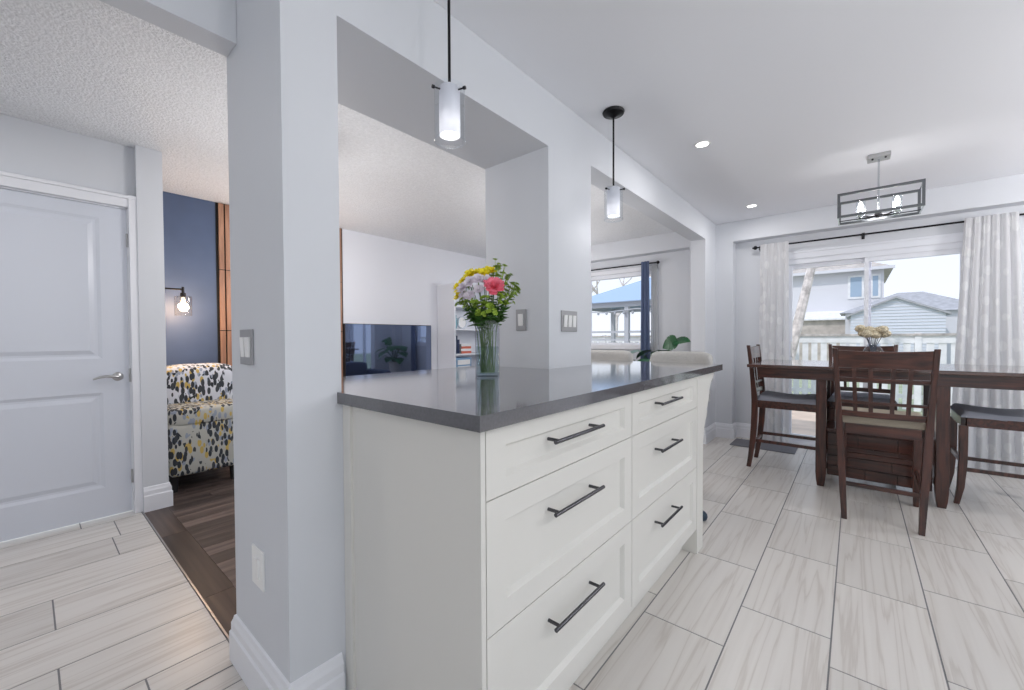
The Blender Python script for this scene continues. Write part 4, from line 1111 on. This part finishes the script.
b = MB().add(v, [(0,1,5,4),(1,2,5),(2,3,4,5),(3,0,4),(0,1,2,3)]); b.build('rear_roof', M['roof'], ga)
b = MB().box(-1.4,2.8,3.2,6.0,0,hz0); b.build('rear_wall', M['siding'], ga)

# house beyond
ho = thing('house', 'two storey grey house with tan roof beyond garage', 'house', (-4.5, 28, GZ))
b = MB(); b.box(-6,5.58,0,8,0,4.60-GZ); b.build('wall', M['siding'], ho)
ze, zr = 4.60-GZ, 6.6-GZ
v = [(-6.4,-.4,ze),(5.95,-.4,ze),(5.95,8.4,ze),(-6.4,8.4,ze),(-2,4,zr),(2.2,4,zr)]
b = MB().add(v, [(0,1,5,4),(1,2,5),(2,3,4,5),(3,0,4),(0,1,2,3)]); b.build('roof', M['roof_tan'], ho)
MB().box(-6.42,5.97,-.46,-.40,ze-.10,ze+.05).build('fascia', M['siding'], ho)
def hwin(x0,x1,z0,z1):
    f = MB().box(x0-.10,x1+.10,-.05,-.001,z0-.10-GZ,z1+.10-GZ).build('window', M['fence'], ho)
    MB().box(x0,x1,-.06,-.051,z0-GZ,z1-GZ).build('pane', M['pane'], f)
hwin(4.27,4.72,3.2,4.22); hwin(5.15,5.36,3.2,4.22); hwin(-1.2,-.2,2.9,4.1); hwin(-3.9,-2.9,2.9,4.1)
b = MB(); b.add([(1.9,-1.4,1.98-GZ),(4.3,-1.4,1.98-GZ),(4.3,-.001,2.35-GZ),(1.9,-.001,2.35-GZ),(1.9,-1.4,2.06-GZ),(4.3,-1.4,2.06-GZ),(4.3,-.001,2.5-GZ),(1.9,-.001,2.5-GZ)], [(0,1,2,3),(4,5,6,7),(0,1,5,4),(1,2,6,5),(2,3,7,6),(3,0,4,7)])
b.build('porch_roof', M['fence'], ho)
MB().box(2.1,4.1,-1.2,-.001,0,1.98-GZ).build('porch', M['roof_tan'], ho)
# small dark-roofed house at far right
h2 = thing('house', 'distant house showing only its dark roof right of garage', 'house', (9.6, 50, GZ))
MB().box(-3,3,0,6,0,4.2).build('wall', M['siding'], h2)
b = MB(); prism_roof(b, -3,3,0,6,4.2,5.5,.4); b.build('roof', M['roof'], h2)

# bare trees
def tree(name, x, y, lean, h, r, label, seed, depth=5, col='bark'):
    rnd = random.Random(seed)
    t = thing(name, label, 'tree', (x, y, GZ)); b = MB(); tw = MB()
    def grow(p, d, L, rad, lv):
        pts = [p]; q = p.copy(); dd = d.copy()
        for i in range(3):
            wb_ = 0 if lv == depth else 1
            dd = (dd + wb_*Vector((rnd.uniform(-.13,.13), rnd.uniform(-.13,.13), rnd.uniform(-.02,.1)))).normalized(); q = q + dd*(L/3); pts.append(q.copy())
        rs = [rad*(1-.12*i) for i in range(4)]
        (b if lv > 2 else tw).tube(pts, rs, n=8 if lv > 2 else 4)
        if lv == 0: return
        for k in range(3 if lv > 1 else 4):
            th = rnd.uniform(0, 2*PI); ax = Vector((math.cos(th), math.sin(th), rnd.uniform(-.1,.5)))
            nd = (dd*.75 + ax*rnd.uniform(.5,.8)).normalized(); st = pts[rnd.choice((2,3))] if lv < depth else pts[3]
            grow(st, nd, L*rnd.uniform(.55,.75), max(.007, rad*.55), lv-1)
    d0 = Vector(lean).normalized()
    grow(Vector((0,0,0)), d0, h, r, depth)
    b.build('trunk', M[col], t, smooth=True); tw.build('twigs', M['twig'], t, recalc=False)
    return t
tree('bare_tree', -1.25, 10.0, (.195,0,1), 3.3, .11, 'bare pale leaning tree outside the patio door glass', 4)
tree('bare_tree', -6.6, 13.5, (.05,0,1), 2.3, .09, 'bare reddish tree behind the gazebo outside living room window', 9)
tree('bare_tree', -8.8, 14.5, (-.05,0,1), 2.3, .09, 'bare tree farther left outside living room window', 12)

# gazebo seen through the living-room window
gz = thing('gazebo', 'garden gazebo with blue canopy outside the living room window', 'gazebo', (-3.75, 9.9, GZ))
for x in (-1.6,-.27,1.7):
    for y in (-1.0,1.0): MB().box(x-.05,x+.05,y-.05,y+.05,0,1.92-GZ).build('post', M['gaz'], gz)
b = MB(); b.box(-1.7,1.9,-1.06,-.96,1.86-GZ,1.98-GZ); b.box(-1.7,1.9,.96,1.06,1.86-GZ,1.98-GZ); b.box(-1.65,-1.55,-.96,.96,1.86-GZ,1.98-GZ); b.box(1.8,1.9,-.96,.96,1.86-GZ,1.98-GZ); b.build('beam', M['gaz'], gz)
v = [(-1.85,-1.15,1.98-GZ),(2.0,-1.15,1.98-GZ),(2.0,1.15,1.98-GZ),(-1.85,1.15,1.98-GZ),(-.1,0,2.62-GZ),(.4,0,2.62-GZ)]
MB().add(v, [(0,1,5,4),(1,2,5),(2,3,4,5),(3,0,4)]).build('canopy', M['canopy'], gz, solid=.02)
b = MB(); b.tube([(-1.7,-1.1,1.80-GZ),(-.8,-1.1,1.74-GZ),(0,-1.1,1.80-GZ),(.8,-1.1,1.74-GZ),(1.8,-1.1,1.80-GZ)], .015, n=6)
for i in range(16): b.lathe([(0,-.05),(.03,-.03),(.03,.01),(0,.03)], (-1.6+i*.215,-1.1,1.73-GZ), n=8)
b.build('string_lights', M['gaz'], gz)
b = MB(); b.box(-1.6,1.2,-1.03,-.99,1.26-GZ,1.31-GZ); b.box(-1.6,1.2,-1.03,-.99,1.08-GZ,1.12-GZ); b.build('railing', M['gaz'], gz)
